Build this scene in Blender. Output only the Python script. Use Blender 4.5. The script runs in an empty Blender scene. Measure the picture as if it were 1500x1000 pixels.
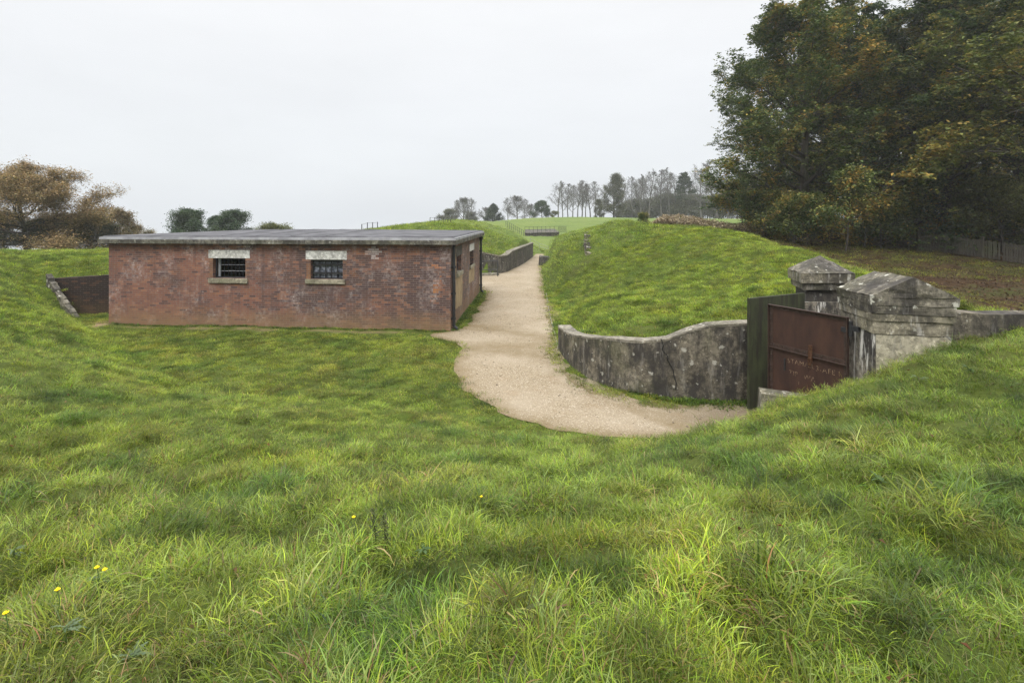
import bpy, bmesh, math, random
import numpy as np
from mathutils import Vector, Matrix

rng = np.random.default_rng(7)
random.seed(7)
sc = bpy.context.scene
COL = sc.collection
PI = math.pi
CAMZ = 3.8

# ------------------------------------------------------------------ helpers
def P(px, py, Y):
    return ((px - 750) / 750 * Y, Y, CAMZ - (py - 320) / 750 * Y)

def smooth(a, b, x):
    t = np.clip((x - a) / (b - a), 0, 1)
    return t * t * (3 - 2 * t)

def _hash(ix, iy, s):
    h = (ix * 374761393 + iy * 668265263 + s * 974711) & 0xffffffff
    h = ((h ^ (h >> 13)) * 1274126177) & 0xffffffff
    return ((h ^ (h >> 16)) & 0xffffff) / float(0xffffff)

def vnoise(x, y, s=0):
    x = np.asarray(x, float); y = np.asarray(y, float)
    ix = np.floor(x).astype(np.int64); iy = np.floor(y).astype(np.int64)
    fx = x - ix; fy = y - iy
    fx = fx * fx * (3 - 2 * fx); fy = fy * fy * (3 - 2 * fy)
    a = _hash(ix, iy, s); b = _hash(ix + 1, iy, s); c = _hash(ix, iy + 1, s); d = _hash(ix + 1, iy + 1, s)
    return (a * (1 - fx) + b * fx) * (1 - fy) + (c * (1 - fx) + d * fx) * fy

def fbm(x, y, s=0, o=3):
    r = 0; a = .5; t = 0
    for i in range(o):
        r = r + a * vnoise(np.asarray(x) * 2 ** i, np.asarray(y) * 2 ** i, s + 17 * i); t += a; a *= .5
    return r / t

def in_poly(x, y, poly):
    x = np.asarray(x, float); y = np.asarray(y, float)
    c = np.zeros(x.shape, bool); n = len(poly)
    for i in range(n):
        x1, y1 = poly[i]; x2, y2 = poly[(i + 1) % n]
        if y1 == y2: continue
        k = ((y1 > y) != (y2 > y)) & (x < (x2 - x1) * (y - y1) / (y2 - y1) + x1)
        c ^= k
    return c

def seg_dist(x, y, a, b):
    ax, ay = a; bx, by = b
    dx, dy = bx - ax, by - ay
    t = np.clip(((x - ax) * dx + (y - ay) * dy) / (dx * dx + dy * dy + 1e-12), 0, 1)
    return np.hypot(x - ax - t * dx, y - ay - t * dy)

def poly_dist(x, y, pts, closed=True):
    d = np.full(np.shape(x), 1e9)
    n = len(pts)
    for i in range(n if closed else n - 1):
        d = np.minimum(d, seg_dist(x, y, pts[i], pts[(i + 1) % n]))
    return d

def tag(o, label=None, cat=None, group=None, kind=None):
    if label: o['label'] = label
    if cat: o['category'] = cat
    if group: o['group'] = group
    if kind: o['kind'] = kind
    return o

def link(name, me, mat=None, parent=None, smooth_=False):
    o = bpy.data.objects.new(name, me); COL.objects.link(o)
    if mat is not None and len(me.materials) == 0: me.materials.append(mat)
    if parent is not None: o.parent = parent
    if smooth_:
        me.polygons.foreach_set('use_smooth', np.ones(len(me.polygons), bool))
    return o

def empty(name, loc, label, cat, group=None, rz=0):
    o = bpy.data.objects.new(name, None); COL.objects.link(o)
    o.location = loc; o.rotation_euler = (0, 0, rz); o.empty_display_size = .3
    return tag(o, label, cat, group)

def np_mesh(name, V, F):
    """V (n,3), F (m,k) int faces of equal size k, or list of such arrays"""
    me = bpy.data.meshes.new(name)
    Fs = F if isinstance(F, list) else [F]
    V = np.asarray(V, np.float32)
    nl = sum(f.size for f in Fs); nf = sum(len(f) for f in Fs)
    me.vertices.add(len(V)); me.vertices.foreach_set('co', V.ravel())
    me.loops.add(nl); me.loops.foreach_set('vertex_index', np.concatenate([f.ravel() for f in Fs]).astype(np.int32))
    me.polygons.add(nf)
    st = []; c = 0
    for f in Fs:
        k = f.shape[1]; st.append(c + np.arange(len(f)) * k); c += f.size
    me.polygons.foreach_set('loop_start', np.concatenate(st).astype(np.int32))
    me.update(calc_edges=True)
    return me

def set_col(me, name, arr):
    a = me.attributes.new(name, 'FLOAT_COLOR', 'POINT')
    arr = np.asarray(arr, np.float32)
    if arr.shape[1] == 3: arr = np.hstack([arr, np.ones((len(arr), 1), np.float32)])
    a.data.foreach_set('color', arr.ravel())

def set_flt(me, name, arr):
    a = me.attributes.new(name, 'FLOAT', 'POINT')
    a.data.foreach_set('value', np.asarray(arr, np.float32))

class MB:
    """collects simple solids in one mesh"""
    def __init__(s): s.bm = bmesh.new(); s.uv = s.bm.loops.layers.uv.new('UVMap')
    def box(s, c, d, M=None, bevel=0):
        r = bmesh.ops.create_cube(s.bm, size=1)
        vs = r['verts']
        T = Matrix.Translation(c) @ Matrix.Diagonal((*d, 1))
        if M is not None: T = M @ T
        bmesh.ops.transform(s.bm, matrix=T, verts=vs)
        if bevel:
            es = list({e for v in vs for e in v.link_edges})
            bmesh.ops.bevel(s.bm, geom=es, offset=bevel, segments=2, affect='EDGES', profile=.6)
        return vs
    def hexa(s, b, t):
        """prism from bottom ring and top ring (same length lists of 3d)"""
        vb = [s.bm.verts.new(p) for p in b]; vt = [s.bm.verts.new(p) for p in t]
        n = len(b)
        s.bm.faces.new(vb[::-1]); s.bm.faces.new(vt)
        for i in range(n):
            s.bm.faces.new((vb[i], vb[(i + 1) % n], vt[(i + 1) % n], vt[i]))
    def tube(s, p0, p1, r0, r1=None, n=8):
        r1 = r0 if r1 is None else r1
        p0 = Vector(p0); p1 = Vector(p1); d = (p1 - p0)
        q = d.to_track_quat('Z', 'Y').to_matrix()
        A = []; B = []
        for i in range(n):
            a = 2 * PI * i / n; o = q @ Vector((math.cos(a), math.sin(a), 0))
            A.append(s.bm.verts.new(p0 + o * r0)); B.append(s.bm.verts.new(p1 + o * r1))
        for i in range(n):
            s.bm.faces.new((A[i], A[(i + 1) % n], B[(i + 1) % n], B[i]))
        s.bm.faces.new(A[::-1]); s.bm.faces.new(B)
    def roughen(s, cuts, amp, scale=3.0, seed=0):
        """break flat faces up and push the points about so that masonry is not ruler straight"""
        bmesh.ops.subdivide_edges(s.bm, edges=[e for e in s.bm.edges if e.calc_length() > .12], cuts=cuts, use_grid_fill=True)
        from mathutils import noise
        for v in s.bm.verts:
            n = noise.noise_vector(v.co * scale + Vector((seed, 0, 0))) + .5 * noise.noise_vector(v.co * scale * 3 + Vector((0, seed, 0)))
            v.co += n * amp
    def build(s, name, mat, parent=None, sm=False):
        bmesh.ops.recalc_face_normals(s.bm, faces=s.bm.faces)
        me = bpy.data.meshes.new(name); s.bm.to_mesh(me); s.bm.free()
        return link(name, me, mat, parent, sm)

# ------------------------------------------------------------------ material kit
class NT:
    def __init__(s, name):
        s.m = bpy.data.materials.new(name); s.m.use_nodes = True
        s.t = s.m.node_tree; s.t.nodes.clear()
        s.out = s.t.nodes.new('ShaderNodeOutputMaterial')
    def n(s, typ, **kw):
        nd = s.t.nodes.new(typ)
        for k, v in kw.items(): setattr(nd, k, v)
        return nd
    def l(s, a, b): s.t.links.new(a, b)
    def obj(s): return s.n('ShaderNodeTexCoord').outputs['Object']
    def uvs(s): return s.n('ShaderNodeTexCoord').outputs['UV']
    def mapv(s, v, scale=(1, 1, 1), loc=(0, 0, 0)):
        m = s.n('ShaderNodeMapping'); m.inputs['Scale'].default_value = scale; m.inputs['Location'].default_value = loc
        s.l(v, m.inputs['Vector']); return m.outputs[0]
    def noise(s, v, scale, detail=4, rough=.55, col=False):
        m = s.n('ShaderNodeTexNoise'); m.inputs['Scale'].default_value = scale; m.inputs['Detail'].default_value = detail; m.inputs['Roughness'].default_value = rough
        s.l(v, m.inputs['Vector']); return m.outputs['Color' if col else 'Fac']
    def voro(s, v, scale, feat='F1'):
        m = s.n('ShaderNodeTexVoronoi', feature=feat); m.inputs['Scale'].default_value = scale
        s.l(v, m.inputs['Vector']); return m.outputs['Distance'], m.outputs['Color']
    def ramp(s, f, stops):
        r = s.n('ShaderNodeValToRGB'); e = r.color_ramp.elements
        while len(e) < len(stops): e.new(.5)
        for i, (p, c) in enumerate(stops):
            e[i].position = p
            e[i].color = (c, c, c, 1) if isinstance(c, (int, float)) else (*c, 1)
        s.l(f, r.inputs[0]); return r.outputs[0]
    def mix(s, f, a, b, mode='MIX'):
        m = s.n('ShaderNodeMix', data_type='RGBA', blend_type=mode)
        for sock, v in ((m.inputs[0], f), (m.inputs[6], a), (m.inputs[7], b)):
            if isinstance(v, (int, float)): sock.default_value = v
            elif isinstance(v, tuple): sock.default_value = (*v, 1)
            else: s.l(v, sock)
        return m.outputs[2]
    def math(s, op, a, b=0.0):
        m = s.n('ShaderNodeMath', operation=op)
        for sock, v in ((m.inputs[0], a), (m.inputs[1], b)):
            if isinstance(v, (int, float)): sock.default_value = v
            else: s.l(v, sock)
        return m.outputs[0]
    def attr(s, name, typ='GEOMETRY', out='Color'):
        a = s.n('ShaderNodeAttribute', attribute_name=name, attribute_type=typ); return a.outputs[out]
    def sep(s, v):
        x = s.n('ShaderNodeSeparateXYZ'); s.l(v, x.inputs[0]); return x.outputs
    def bump(s, h, strength=.5, dist=.02, prev=None):
        b = s.n('ShaderNodeBump'); b.inputs['Strength'].default_value = strength; b.inputs['Distance'].default_value = dist
        s.l(h, b.inputs['Height'])
        if prev is not None: s.l(prev, b.inputs['Normal'])
        return b.outputs[0]
    def finish(s, col, rough=.85, spec=.3, nrm=None, metal=0, trans=0):
        p = s.n('ShaderNodeBsdfPrincipled')
        for k, v in (('Base Color', col), ('Roughness', rough), ('Specular IOR Level', spec), ('Metallic', metal)):
            if isinstance(v, tuple): p.inputs[k].default_value = (*v, 1)
            elif isinstance(v, (int, float)): p.inputs[k].default_value = v
            else: s.l(v, p.inputs[k])
        if nrm is not None: s.l(nrm, p.inputs['Normal'])
        o = p.outputs[0]
        if trans:
            t = s.n('ShaderNodeBsdfTranslucent')
            if isinstance(col, tuple): t.inputs[0].default_value = (*col, 1)
            else: s.l(col, t.inputs[0])
            mx = s.n('ShaderNodeMixShader'); mx.inputs[0].default_value = trans
            s.l(o, mx.inputs[1]); s.l(t.outputs[0], mx.inputs[2]); o = mx.outputs[0]
        s.l(o, s.out.inputs['Surface'])
        return s.m

def mat_brick(name, red=(.200, .092, .066), dark=(.085, .054, .050), orange=(.235, .105, .048), white=.6, moss=.3, seed=0., gain=1.):
    k = NT(name); uv = k.uvs()
    uvo = k.mapv(uv, loc=(seed, seed * .37, 0))
    b = k.n('ShaderNodeTexBrick'); k.l(uv, b.inputs['Vector'])
    b.offset = .5; b.squash = 1.0
    b.inputs['Scale'].default_value = 1; b.inputs['Brick Width'].default_value = .225; b.inputs['Row Height'].default_value = .075
    b.inputs['Mortar Size'].default_value = .008; b.inputs['Mortar Smooth'].default_value = .2; b.inputs['Bias'].default_value = 0
    b.inputs['Color1'].default_value = (0, 0, 0, 1); b.inputs['Color2'].default_value = (1, 1, 1, 1); b.inputs['Mortar'].default_value = (.5, .5, .5, 1)
    per = b.outputs['Color']; mort = b.outputs['Fac']
    big = k.math('ADD', k.noise(uvo, .45, 5, .6), k.math('MULTIPLY', k.math('SUBTRACT', k.ramp(k.math('MULTIPLY', k.sep(uv)[0], .08), [(.3, 0), (.7, 1)]), .5), .13))
    mid = k.noise(k.mapv(uvo, (1, 1.6, 1), (7, 3, 0)), 1.6, 5, .65)
    base = k.mix(k.ramp(big, [(.42, 0), (.58, 1)]), red, dark)
    base = k.mix(k.ramp(mid, [(.55, 0), (.72, .75)]), base, orange)
    base = k.mix(k.ramp(per, [(0, .85), (.3, 0), (1, 0)]), base, (.070, .045, .048))
    base = k.mix(k.ramp(per, [(.72, 0), (1, .55)]), base, (.33, .15, .085))
    # efflorescence: pale blotches, patchy by brick
    ef = k.noise(k.mapv(uvo, (1.2, .65, 1), (2, 9, 0)), .9, 7, .72)
    efb = k.math('MULTIPLY', k.ramp(ef, [(.49, 0), (.62, 1)]), k.ramp(k.noise(uvo, 8, 4, .75), [(.42, 0), (.60, 1)]))
    base = k.mix(k.math('MULTIPLY', efb, white), base, (.46, .40, .39))
    bl = k.ramp(k.noise(k.mapv(uvo, loc=(31, 5, 0)), 6, 2, .5), [(.70, 0), (.74, .5)])
    base = k.mix(k.math('MULTIPLY', bl, white), base, (.55, .50, .48))
    mcol = k.mix(k.noise(uvo, 5, 3), (.11, .08, .068), (.21, .17, .15))
    col = k.mix(mort, base, mcol)
    # splash of soil and algae by the ground (a stain with an uneven upper edge)
    v = k.sep(uv)[1]
    edge = k.math('ADD', v, k.math('MULTIPLY', k.math('SUBTRACT', k.noise(uvo, 1.7, 5, .7), .5), 1.3))
    soil = k.ramp(edge, [(.05, .62), (.75, 0)])
    col = k.mix(soil, col, (.235, .150, .080))
    algae = k.math('MULTIPLY', k.ramp(edge, [(.0, .8), (.5, 0)]), k.ramp(k.noise(uvo, .8, 4, .6), [(.5, 0), (.66, 1)]))
    col = k.mix(k.math('MULTIPLY', algae, moss), col, (.085, .095, .035))
    # soot and damp streaks that hang from the eaves
    st = k.noise(k.mapv(uvo, (2.4, .22, 1), (4, 0, 0)), 1.5, 5, .65)
    stm = k.math('MULTIPLY', k.ramp(st, [(.52, 0), (.7, .6)]), k.ramp(v, [(.25, 0), (.9, 1)]))
    col = k.mix(stm, col, (.075, .05, .05))
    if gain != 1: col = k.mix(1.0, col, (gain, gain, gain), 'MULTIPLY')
    h = k.math('SUBTRACT', k.math('MULTIPLY', k.noise(uvo, 30, 3), .35), mort)
    return k.finish(col, .9, .2, k.bump(h, .55, .012))

def mat_concrete(name, light=(.34, .32, .27), darkc=(.17, .155, .125), streak=.75, lichen=.7, green=.3, seed=0., pale=.0):
    k = NT(name); o = k.mapv(k.obj(), loc=(seed, seed * 1.7, seed * .3))
    n1 = k.noise(o, 1.1, 6, .6)
    col = k.mix(k.ramp(n1, [(.35, 0), (.65, 1)]), darkc, light)
    col = k.mix(k.ramp(k.noise(o, 7, 6, .75), [(.40, .75), (.56, 0)]), col, tuple(c * .4 for c in darkc))
    col = k.mix(k.ramp(k.noise(k.mapv(o, loc=(4, 4, 1)), 12, 6, .8), [(.54, 0), (.64, .7)]), col, tuple(min(1, c * 1.55) for c in light))
    s = k.math('ADD', k.math('MULTIPLY', k.noise(k.mapv(o, (1.7, 1.7, .7)), 1.5, 8, .72), .6), k.math('MULTIPLY', k.noise(k.mapv(o, loc=(1, 6, 2)), 1.3, 6, .65), .4))
    col = k.mix(k.math('MULTIPLY', k.ramp(s, [(.455, 0), (.545, 1)]), streak), col, (.035, .032, .03))
    s2 = k.noise(k.mapv(o, (4.5, 4.5, .7), (9, 2, 0)), 1.5, 7, .72)
    col = k.mix(k.math('MULTIPLY', k.ramp(s2, [(.55, 0), (.63, 1)]), max(pale, .12)), col, (.62, .60, .56))
    g = k.noise(o, .8, 4, .6)
    col = k.mix(k.math('MULTIPLY', k.ramp(g, [(.5, 0), (.68, 1)]), green), col, (.075, .085, .03))
    d, c = k.voro(k.mapv(o, loc=(3, 1, 7)), 6.5)
    rv = k.sep(c)[0]
    rad = k.math('MULTIPLY', k.ramp(rv, [(.5, 0), (1, 1)]), .34)
    d2 = k.math('ADD', d, k.math('MULTIPLY', k.math('SUBTRACT', k.noise(o, 11, 6, .75), .5), 1.5))
    spot = k.ramp(k.math('SUBTRACT', rad, d2), [(.0, 0), (.06, 1)])
    col = k.mix(k.math('MULTIPLY', spot, lichen), col, (.50, .49, .43))
    h = k.math('ADD', k.noise(o, 9, 6, .7), k.math('MULTIPLY', k.noise(o, 45, 3), .35))
    return k.finish(col, .92, .2, k.bump(h, .6, .02))

def mat_plain(name, c1, c2, scale=6, rough=.7, spec=.3, bump=.2, metal=0):
    k = NT(name); o = k.obj()
    col = k.mix(k.ramp(k.noise(o, scale, 5, .65), [(.35, 0), (.68, 1)]), c1, c2)
    return k.finish(col, rough, spec, k.bump(k.noise(o, scale * 5, 4), bump, .01), metal)

def mat_bark(name, c1, c2):
    k = NT(name); o = k.obj()
    n = k.noise(k.mapv(o, (5, 5, 1.1)), 2.0, 5, .65)
    col = k.mix(k.ramp(n, [(.35, 0), (.65, 1)]), c1, c2)
    col = k.mix(k.ramp(k.noise(o, .9, 3), [(.52, 0), (.7, .5)]), col, (.06, .075, .03))
    return k.finish(col, .95, .15, k.bump(n, .6, .04))

def mat_leaf(name, trans=.3):
    k = NT(name)
    return k.finish(k.attr('col'), .6, .25, None, 0, trans)

M = {}
M['brick'] = mat_brick('red_brick')
M['brick_side'] = mat_brick('side_brick', red=(.17, .085, .06), dark=(.12, .085, .07), orange=(.24, .16, .09), white=.75, moss=.2, seed=13.)
M['brick_shaded'] = mat_brick('shaded_brick', red=(.06, .045, .037), dark=(.036, .031, .028), orange=(.08, .055, .04), white=.1, gain=.38, moss=.5, seed=5.)  # brick darkened all over, putting the left wall's occlusion into its colour
M['stone_wall'] = mat_concrete('retaining_concrete', light=(.215, .190, .145), darkc=(.085, .075, .058), streak=.9, lichen=.55, green=.35)
M['stone_pier'] = mat_concrete('pier_concrete', light=(.30, .27, .20), darkc=(.15, .135, .10), streak=.65, lichen=.5, green=.25, seed=4., pale=.35)
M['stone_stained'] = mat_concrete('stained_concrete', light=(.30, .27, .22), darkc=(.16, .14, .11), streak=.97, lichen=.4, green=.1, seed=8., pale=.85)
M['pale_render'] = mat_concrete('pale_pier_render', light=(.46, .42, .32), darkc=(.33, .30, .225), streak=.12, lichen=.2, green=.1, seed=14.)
M['black_stone'] = mat_concrete('black_concrete', light=(.10, .09, .075), darkc=(.045, .04, .035), streak=.95, lichen=.2, green=.05, seed=9., pale=.3)  # near-black concrete for the recessed shaft of the far pier
M['cap'] = mat_concrete('capstone', light=(.21, .19, .15), darkc=(.070, .063, .05), streak=.8, lichen=.8, green=.15, seed=2.)
M['coping'] = mat_concrete('coping_stone', light=(.30, .275, .22), darkc=(.15, .135, .105), streak=.35, lichen=.5, green=.2, seed=6.)
M['dark_wall'] = mat_concrete('dark_wall', light=(.15, .135, .115), darkc=(.075, .07, .06), streak=.7, lichen=.45, green=.35, seed=11.)
M['slab'] = mat_concrete('roof_slab_concrete', light=(.20, .19, .155), darkc=(.10, .093, .075), streak=.8, lichen=.35, green=.3, seed=3.)
M['lintel'] = mat_concrete('lintel_concrete', light=(.66, .65, .62), darkc=(.52, .51, .48), streak=.06, lichen=.3, green=.05, seed=1., pale=.3)
M['sill'] = mat_concrete('sill_stone', light=(.37, .335, .25), darkc=(.23, .205, .15), streak=.15, lichen=.3, green=.45, seed=7.)
M['felt'] = mat_plain('roof_felt', (.06, .06, .066), (.135, .135, .145), 1.3, .9, .12, .2)
M['lead'] = mat_plain('lead_flashing', (.22, .22, .235), (.40, .40, .42), 2.2, .7, .2, .2)
M['iron'] = mat_plain('black_iron', (.012, .012, .014), (.03, .03, .034), 8, .5, .4, .2)
M['greypipe'] = mat_plain('galvanised', (.25, .26, .28), (.36, .37, .40), 9, .45, .5, .1, .4)
M['dark'] = mat_plain('interior', (.02, .02, .02), (.035, .033, .03), 3, .9, .1, .1)
M['rail'] = mat_plain('railing_steel', (.03, .032, .035), (.06, .062, .065), 8, .6, .3, .1)
M['reveal'] = mat_brick('orange_reveal_brick', red=(.22, .105, .055), dark=(.15, .08, .05), orange=(.27, .14, .055), white=.5, moss=0, seed=21.)
def mat_glass():
    k = NT('window_glass'); o = k.obj()
    return k.finish((.012, .014, .018), .12, .6, k.bump(k.noise(o, 6, 2), .08, .01))
M['glass'] = mat_glass()
def mat_sheet():
    k = NT('painted_mesh_sheet'); o = k.obj()
    n = k.noise(o, 9, 4, .7)
    z = k.sep(o)[2]
    col = k.mix(k.ramp(n, [(.4, 0), (.68, 1)]), (.03, .035, .05), (.24, .26, .31))
    return k.finish(col, .35, .5, None)
M['sheet'] = mat_sheet()
def mat_rust():
    k = NT('rusty_iron_plate'); o = k.obj()
    col = k.mix(k.ramp(k.noise(k.mapv(o, (2, 2, .7)), 2.5, 6, .65), [(.35, 0), (.68, 1)]), (.036, .018, .014), (.066, .032, .022))
    col = k.mix(k.ramp(k.noise(k.mapv(o, (9, 9, .8)), 2, 4), [(.56, 0), (.74, .6)]), col, (.06, .032, .02))
    return k.finish(col, .62, .35, k.bump(k.noise(o, 26, 4), .25, .006), .15)
M['rust'] = mat_rust()
M['rust_rail'] = mat_plain('rusty_angle_iron', (.032, .02, .016), (.06, .036, .028), 9, .6, .35, .3, .1)
M['rust_orange'] = mat_plain('orange_rust', (.05, .026, .015), (.10, .048, .025), 20, .85, .2, .3)
M['chalk'] = mat_plain('scratched_bare_metal', (.15, .095, .06), (.38, .28, .19), 30, .8, .2, 0)
def mat_gate_green():
    k = NT('algae_steel'); o = k.obj()
    col = k.mix(k.ramp(k.noise(k.mapv(o, (3, 3, .9)), 2, 6, .65), [(.35, 0), (.68, 1)]), (.018, .019, .011), (.048, .056, .024))
    col = k.mix(k.ramp(k.noise(k.mapv(o, (7, 7, .6), (3, 1, 0)), 2, 4), [(.5, 0), (.66, .8)]), col, (.018, .014, .011))
    return k.finish(col, .7, .3, k.bump(k.noise(o, 14, 4), .2, .008))
M['algae'] = mat_gate_green()
M['wood_fence'] = mat_bark('weathered_paling', (.035, .032, .026), (.075, .068, .055))
M['bark'] = mat_bark('oak_bark', (.035, .03, .024), (.085, .075, .06))
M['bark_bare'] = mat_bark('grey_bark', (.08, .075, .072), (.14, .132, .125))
M['leaf'] = mat_leaf('leaves')
M['grass'] = None
M['petal'] = mat_plain('yellow_petal', (.75, .55, .01), (.85, .66, .02), 30, .7, .2, 0)

def mat_grass():
    k = NT('grass_blades')
    col = k.mix(1.0, k.attr('col'), k.attr('tint', 'INSTANCER'), 'MULTIPLY')
    return k.finish(col, .5, .22, None, 0, .34)
M['grass'] = mat_grass()

def mat_ground():
    k = NT('turf'); o = k.obj()
    a = k.noise(o, .55, 5, .6); b = k.noise(o, 3.1, 5, .65)
    thatch = k.mix(k.ramp(b, [(.35, 0), (.65, 1)]), (.045, .068, .012), (.085, .115, .020))
    thatch = k.mix(k.ramp(a, [(.45, 0), (.7, .6)]), thatch, (.065, .062, .022))
    farg = k.mix(k.ramp(k.noise(o, .12, 6, .65), [(.4, 0), (.6, 1)]), (.092, .135, .034), (.125, .162, .042))
    farg = k.mix(k.ramp(k.noise(k.mapv(o, (.6, 2, 1)), .6, 4, .7), [(.52, 0), (.7, .5)]), farg, (.10, .115, .035))
    col = k.mix(k.attr('far', out='Fac'), thatch, farg)
    lit = k.mix(k.ramp(k.noise(o, 1.4, 6, .7), [(.38, 0), (.62, 1)]), (.026, .015, .008), (.060, .036, .018))
    lit = k.mix(k.ramp(k.noise(o, .35, 4, .6), [(.46, 0), (.60, .85)]), lit, (.045, .050, .014))
    col = k.mix(k.attr('litter', out='Fac'), col, lit)
    earth = k.mix(k.noise(o, 6, 4), (.20, .135, .075), (.31, .23, .14))
    col = k.mix(k.attr('earth', out='Fac'), col, earth)
    h = k.math('ADD', k.noise(o, 6, 5, .7), k.math('MULTIPLY', k.noise(o, 40, 3), .5))
    return k.finish(col, .95, .1, k.bump(h, .7, .05))
M['ground'] = mat_ground()

def mat_gravel():
    k = NT('gravel'); o = k.obj()
    d, c = k.voro(o, 55)
    cv = k.sep(c)[0]
    col = k.mix(k.ramp(cv, [(0, 0), (1, 1)]), (.185, .146, .095), (.30, .246, .170))
    col = k.mix(k.ramp(k.sep(c)[1], [(.86, 0), (.95, .8)]), col, (.46, .41, .33))
    col = k.mix(k.ramp(k.sep(c)[2], [(.90, 0), (.96, .8)]), col, (.14, .10, .065))
    col = k.mix(k.ramp(k.noise(o, .45, 5, .6), [(.42, 0), (.66, .6)]), col, (.34, .29, .22))
    col = k.mix(k.ramp(k.noise(k.mapv(o, loc=(5, 9, 0)), 1.3, 6, .7), [(.55, 0), (.75, .5)]), col, (.25, .175, .105))
    ed = k.math('ADD', k.attr('edge', out='Fac'), k.math('MULTIPLY', k.math('SUBTRACT', k.noise(o, 2.2, 5, .7), .5), .8))
    col = k.mix(k.ramp(ed, [(.0, .75), (.55, 0)]), col, (.155, .115, .06))
    dm = k.math('ADD', k.attr('damp', out='Fac'), k.math('MULTIPLY', k.math('SUBTRACT', k.noise(o, 1.1, 6, .7), .5), .9))
    col = k.mix(k.ramp(dm, [(.25, 0), (.75, .7)]), col, (.115, .088, .058))
    h = k.math('SUBTRACT', 1.0, d)
    nb = k.bump(h, .8, .012)
    nb = k.bump(k.noise(o, 3, 5, .65), .4, .05, nb)
    return k.finish(col, .95, .15, nb)
M['gravel'] = mat_gravel()

# ------------------------------------------------------------------ plan of the place
FR = (-2.08, 17.3); FL = (-14.45, 18.35); BR = (-1.67, 26.4); BL = (-14.04, 27.45)

# retaining wall centre line with top heights
RW = [(1.52, 14.9, .70), (1.60, 13.9, .74), (1.74, 13.0, .86), (1.98, 12.2, 1.0), (2.36, 11.55, 1.12), (2.85, 11.2, 1.16),
      (3.3, 11.02, 1.24), (3.75, 10.92, 1.45), (4.15, 10.86, 1.58), (4.9, 10.82, 1.62), (5.6, 10.88, 1.63), (6.3, 11.1, 1.63)]
TOE = [(4.4, 8.9), (3.3, 8.72), (2.1, 8.72), (.85, 9.0), (-.2, 9.6), (-1.2, 10.3), (-4, 10.8), (-6.2, 11.1), (-9, 12.8), (-11.7, 15.4), (-14.2, 17.7), (-15.6, 19.0)]
WALLEDGE = [(-16.5, 19.6), (-18.0, 20.15), (-18.0, 20.45), (-14.3, 20.75), (-14.04, 27.9), (-6, 28.6), (-6, 33.7), (-2.0, 34.6), (-.75, 36.2), (2.0, 51.0)]
TOE2 = [(2.6, 55.0), (3.65, 54.8), (2.28, 38), (1.78, 25.9), (1.48, 19), (1.36, 15.2)]
WALL2 = [(x, y) for x, y, z in RW] + [(7.5, 11.0), (9.5, 10.9), (9.5, 8.3), (6.7, 8.2), (5.6, 8.35), (5.0, 8.75)]
YARD = TOE + WALLEDGE + TOE2 + WALL2
TOES = [TOE + [WALLEDGE[0]], [WALLEDGE[-1]] + TOE2 + [(1.52, 14.9)], [(5.0, 8.75), (4.4, 8.9)]]

PATH = [(2.27, 54.8), (1.27, 47.5), (-.45, 36.6), (-.75, 35.6), (-2.0, 34.3), (-6, 33.4), (-6, 28.8), (-1.9, 28.4), (-1.25, 26.5), (-1.33, 23.4),
        (-1.45, 21), (-1.50, 19.4), (-1.75, 17.5), (-2.3, 16.95), (-2.9, 16.8), (-2.7, 16.5), (-1.95, 15.9), (-1.55, 14.9), (-1.52, 13.2), (-1.06, 11.3), (-.13, 9.86), (.85, 9.2), (2.1, 8.85), (3.3, 8.85), (4.4, 9.1), (5.0, 9.0),
        (5.6, 8.6), (7.0, 8.5), (9.4, 8.6), (9.4, 10.6), (6.5, 10.5), (4.9, 10.35), (4.3, 10.1), (3.5, 10.12), (2.6, 10.4), (1.9, 10.95), (1.42, 11.8), (1.16, 12.7), (1.02, 13.9), (1.2, 15.3), (1.38, 19), (1.66, 25.9), (2.18, 38), (3.55, 54.8)]

def densify(pts, step=.25, jit=.05, seed=3):
    r = np.random.default_rng(seed); out = []
    n = len(pts)
    for i in range(n):
        a = np.array(pts[i]); b = np.array(pts[(i + 1) % n]); L = np.linalg.norm(b - a); m = max(1, int(L / step))
        for j in range(m):
            out.append(tuple(a + (b - a) * j / m))
    out = np.array(out)
    # smooth the corners, then roughen
    for _ in range(3): out = (np.roll(out, 1, 0) + 2 * out + np.roll(out, -1, 0)) / 4
    k = np.arange(len(out))
    w = (vnoise(out[:, 0] * 1.1, out[:, 1] * 1.1, seed) - .5) * 5 + (vnoise(out[:, 0] * 5, out[:, 1] * 5, seed + 1) - .5) * 3
    t = np.roll(out, -1, 0) - np.roll(out, 1, 0); nrm = np.stack([t[:, 1], -t[:, 0]], 1) / (np.linalg.norm(t, axis=1)[:, None] + 1e-9)
    return [tuple(p) for p in out + nrm * (w * jit)[:, None]]
PATHD = densify(PATH, .22, .06)

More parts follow.
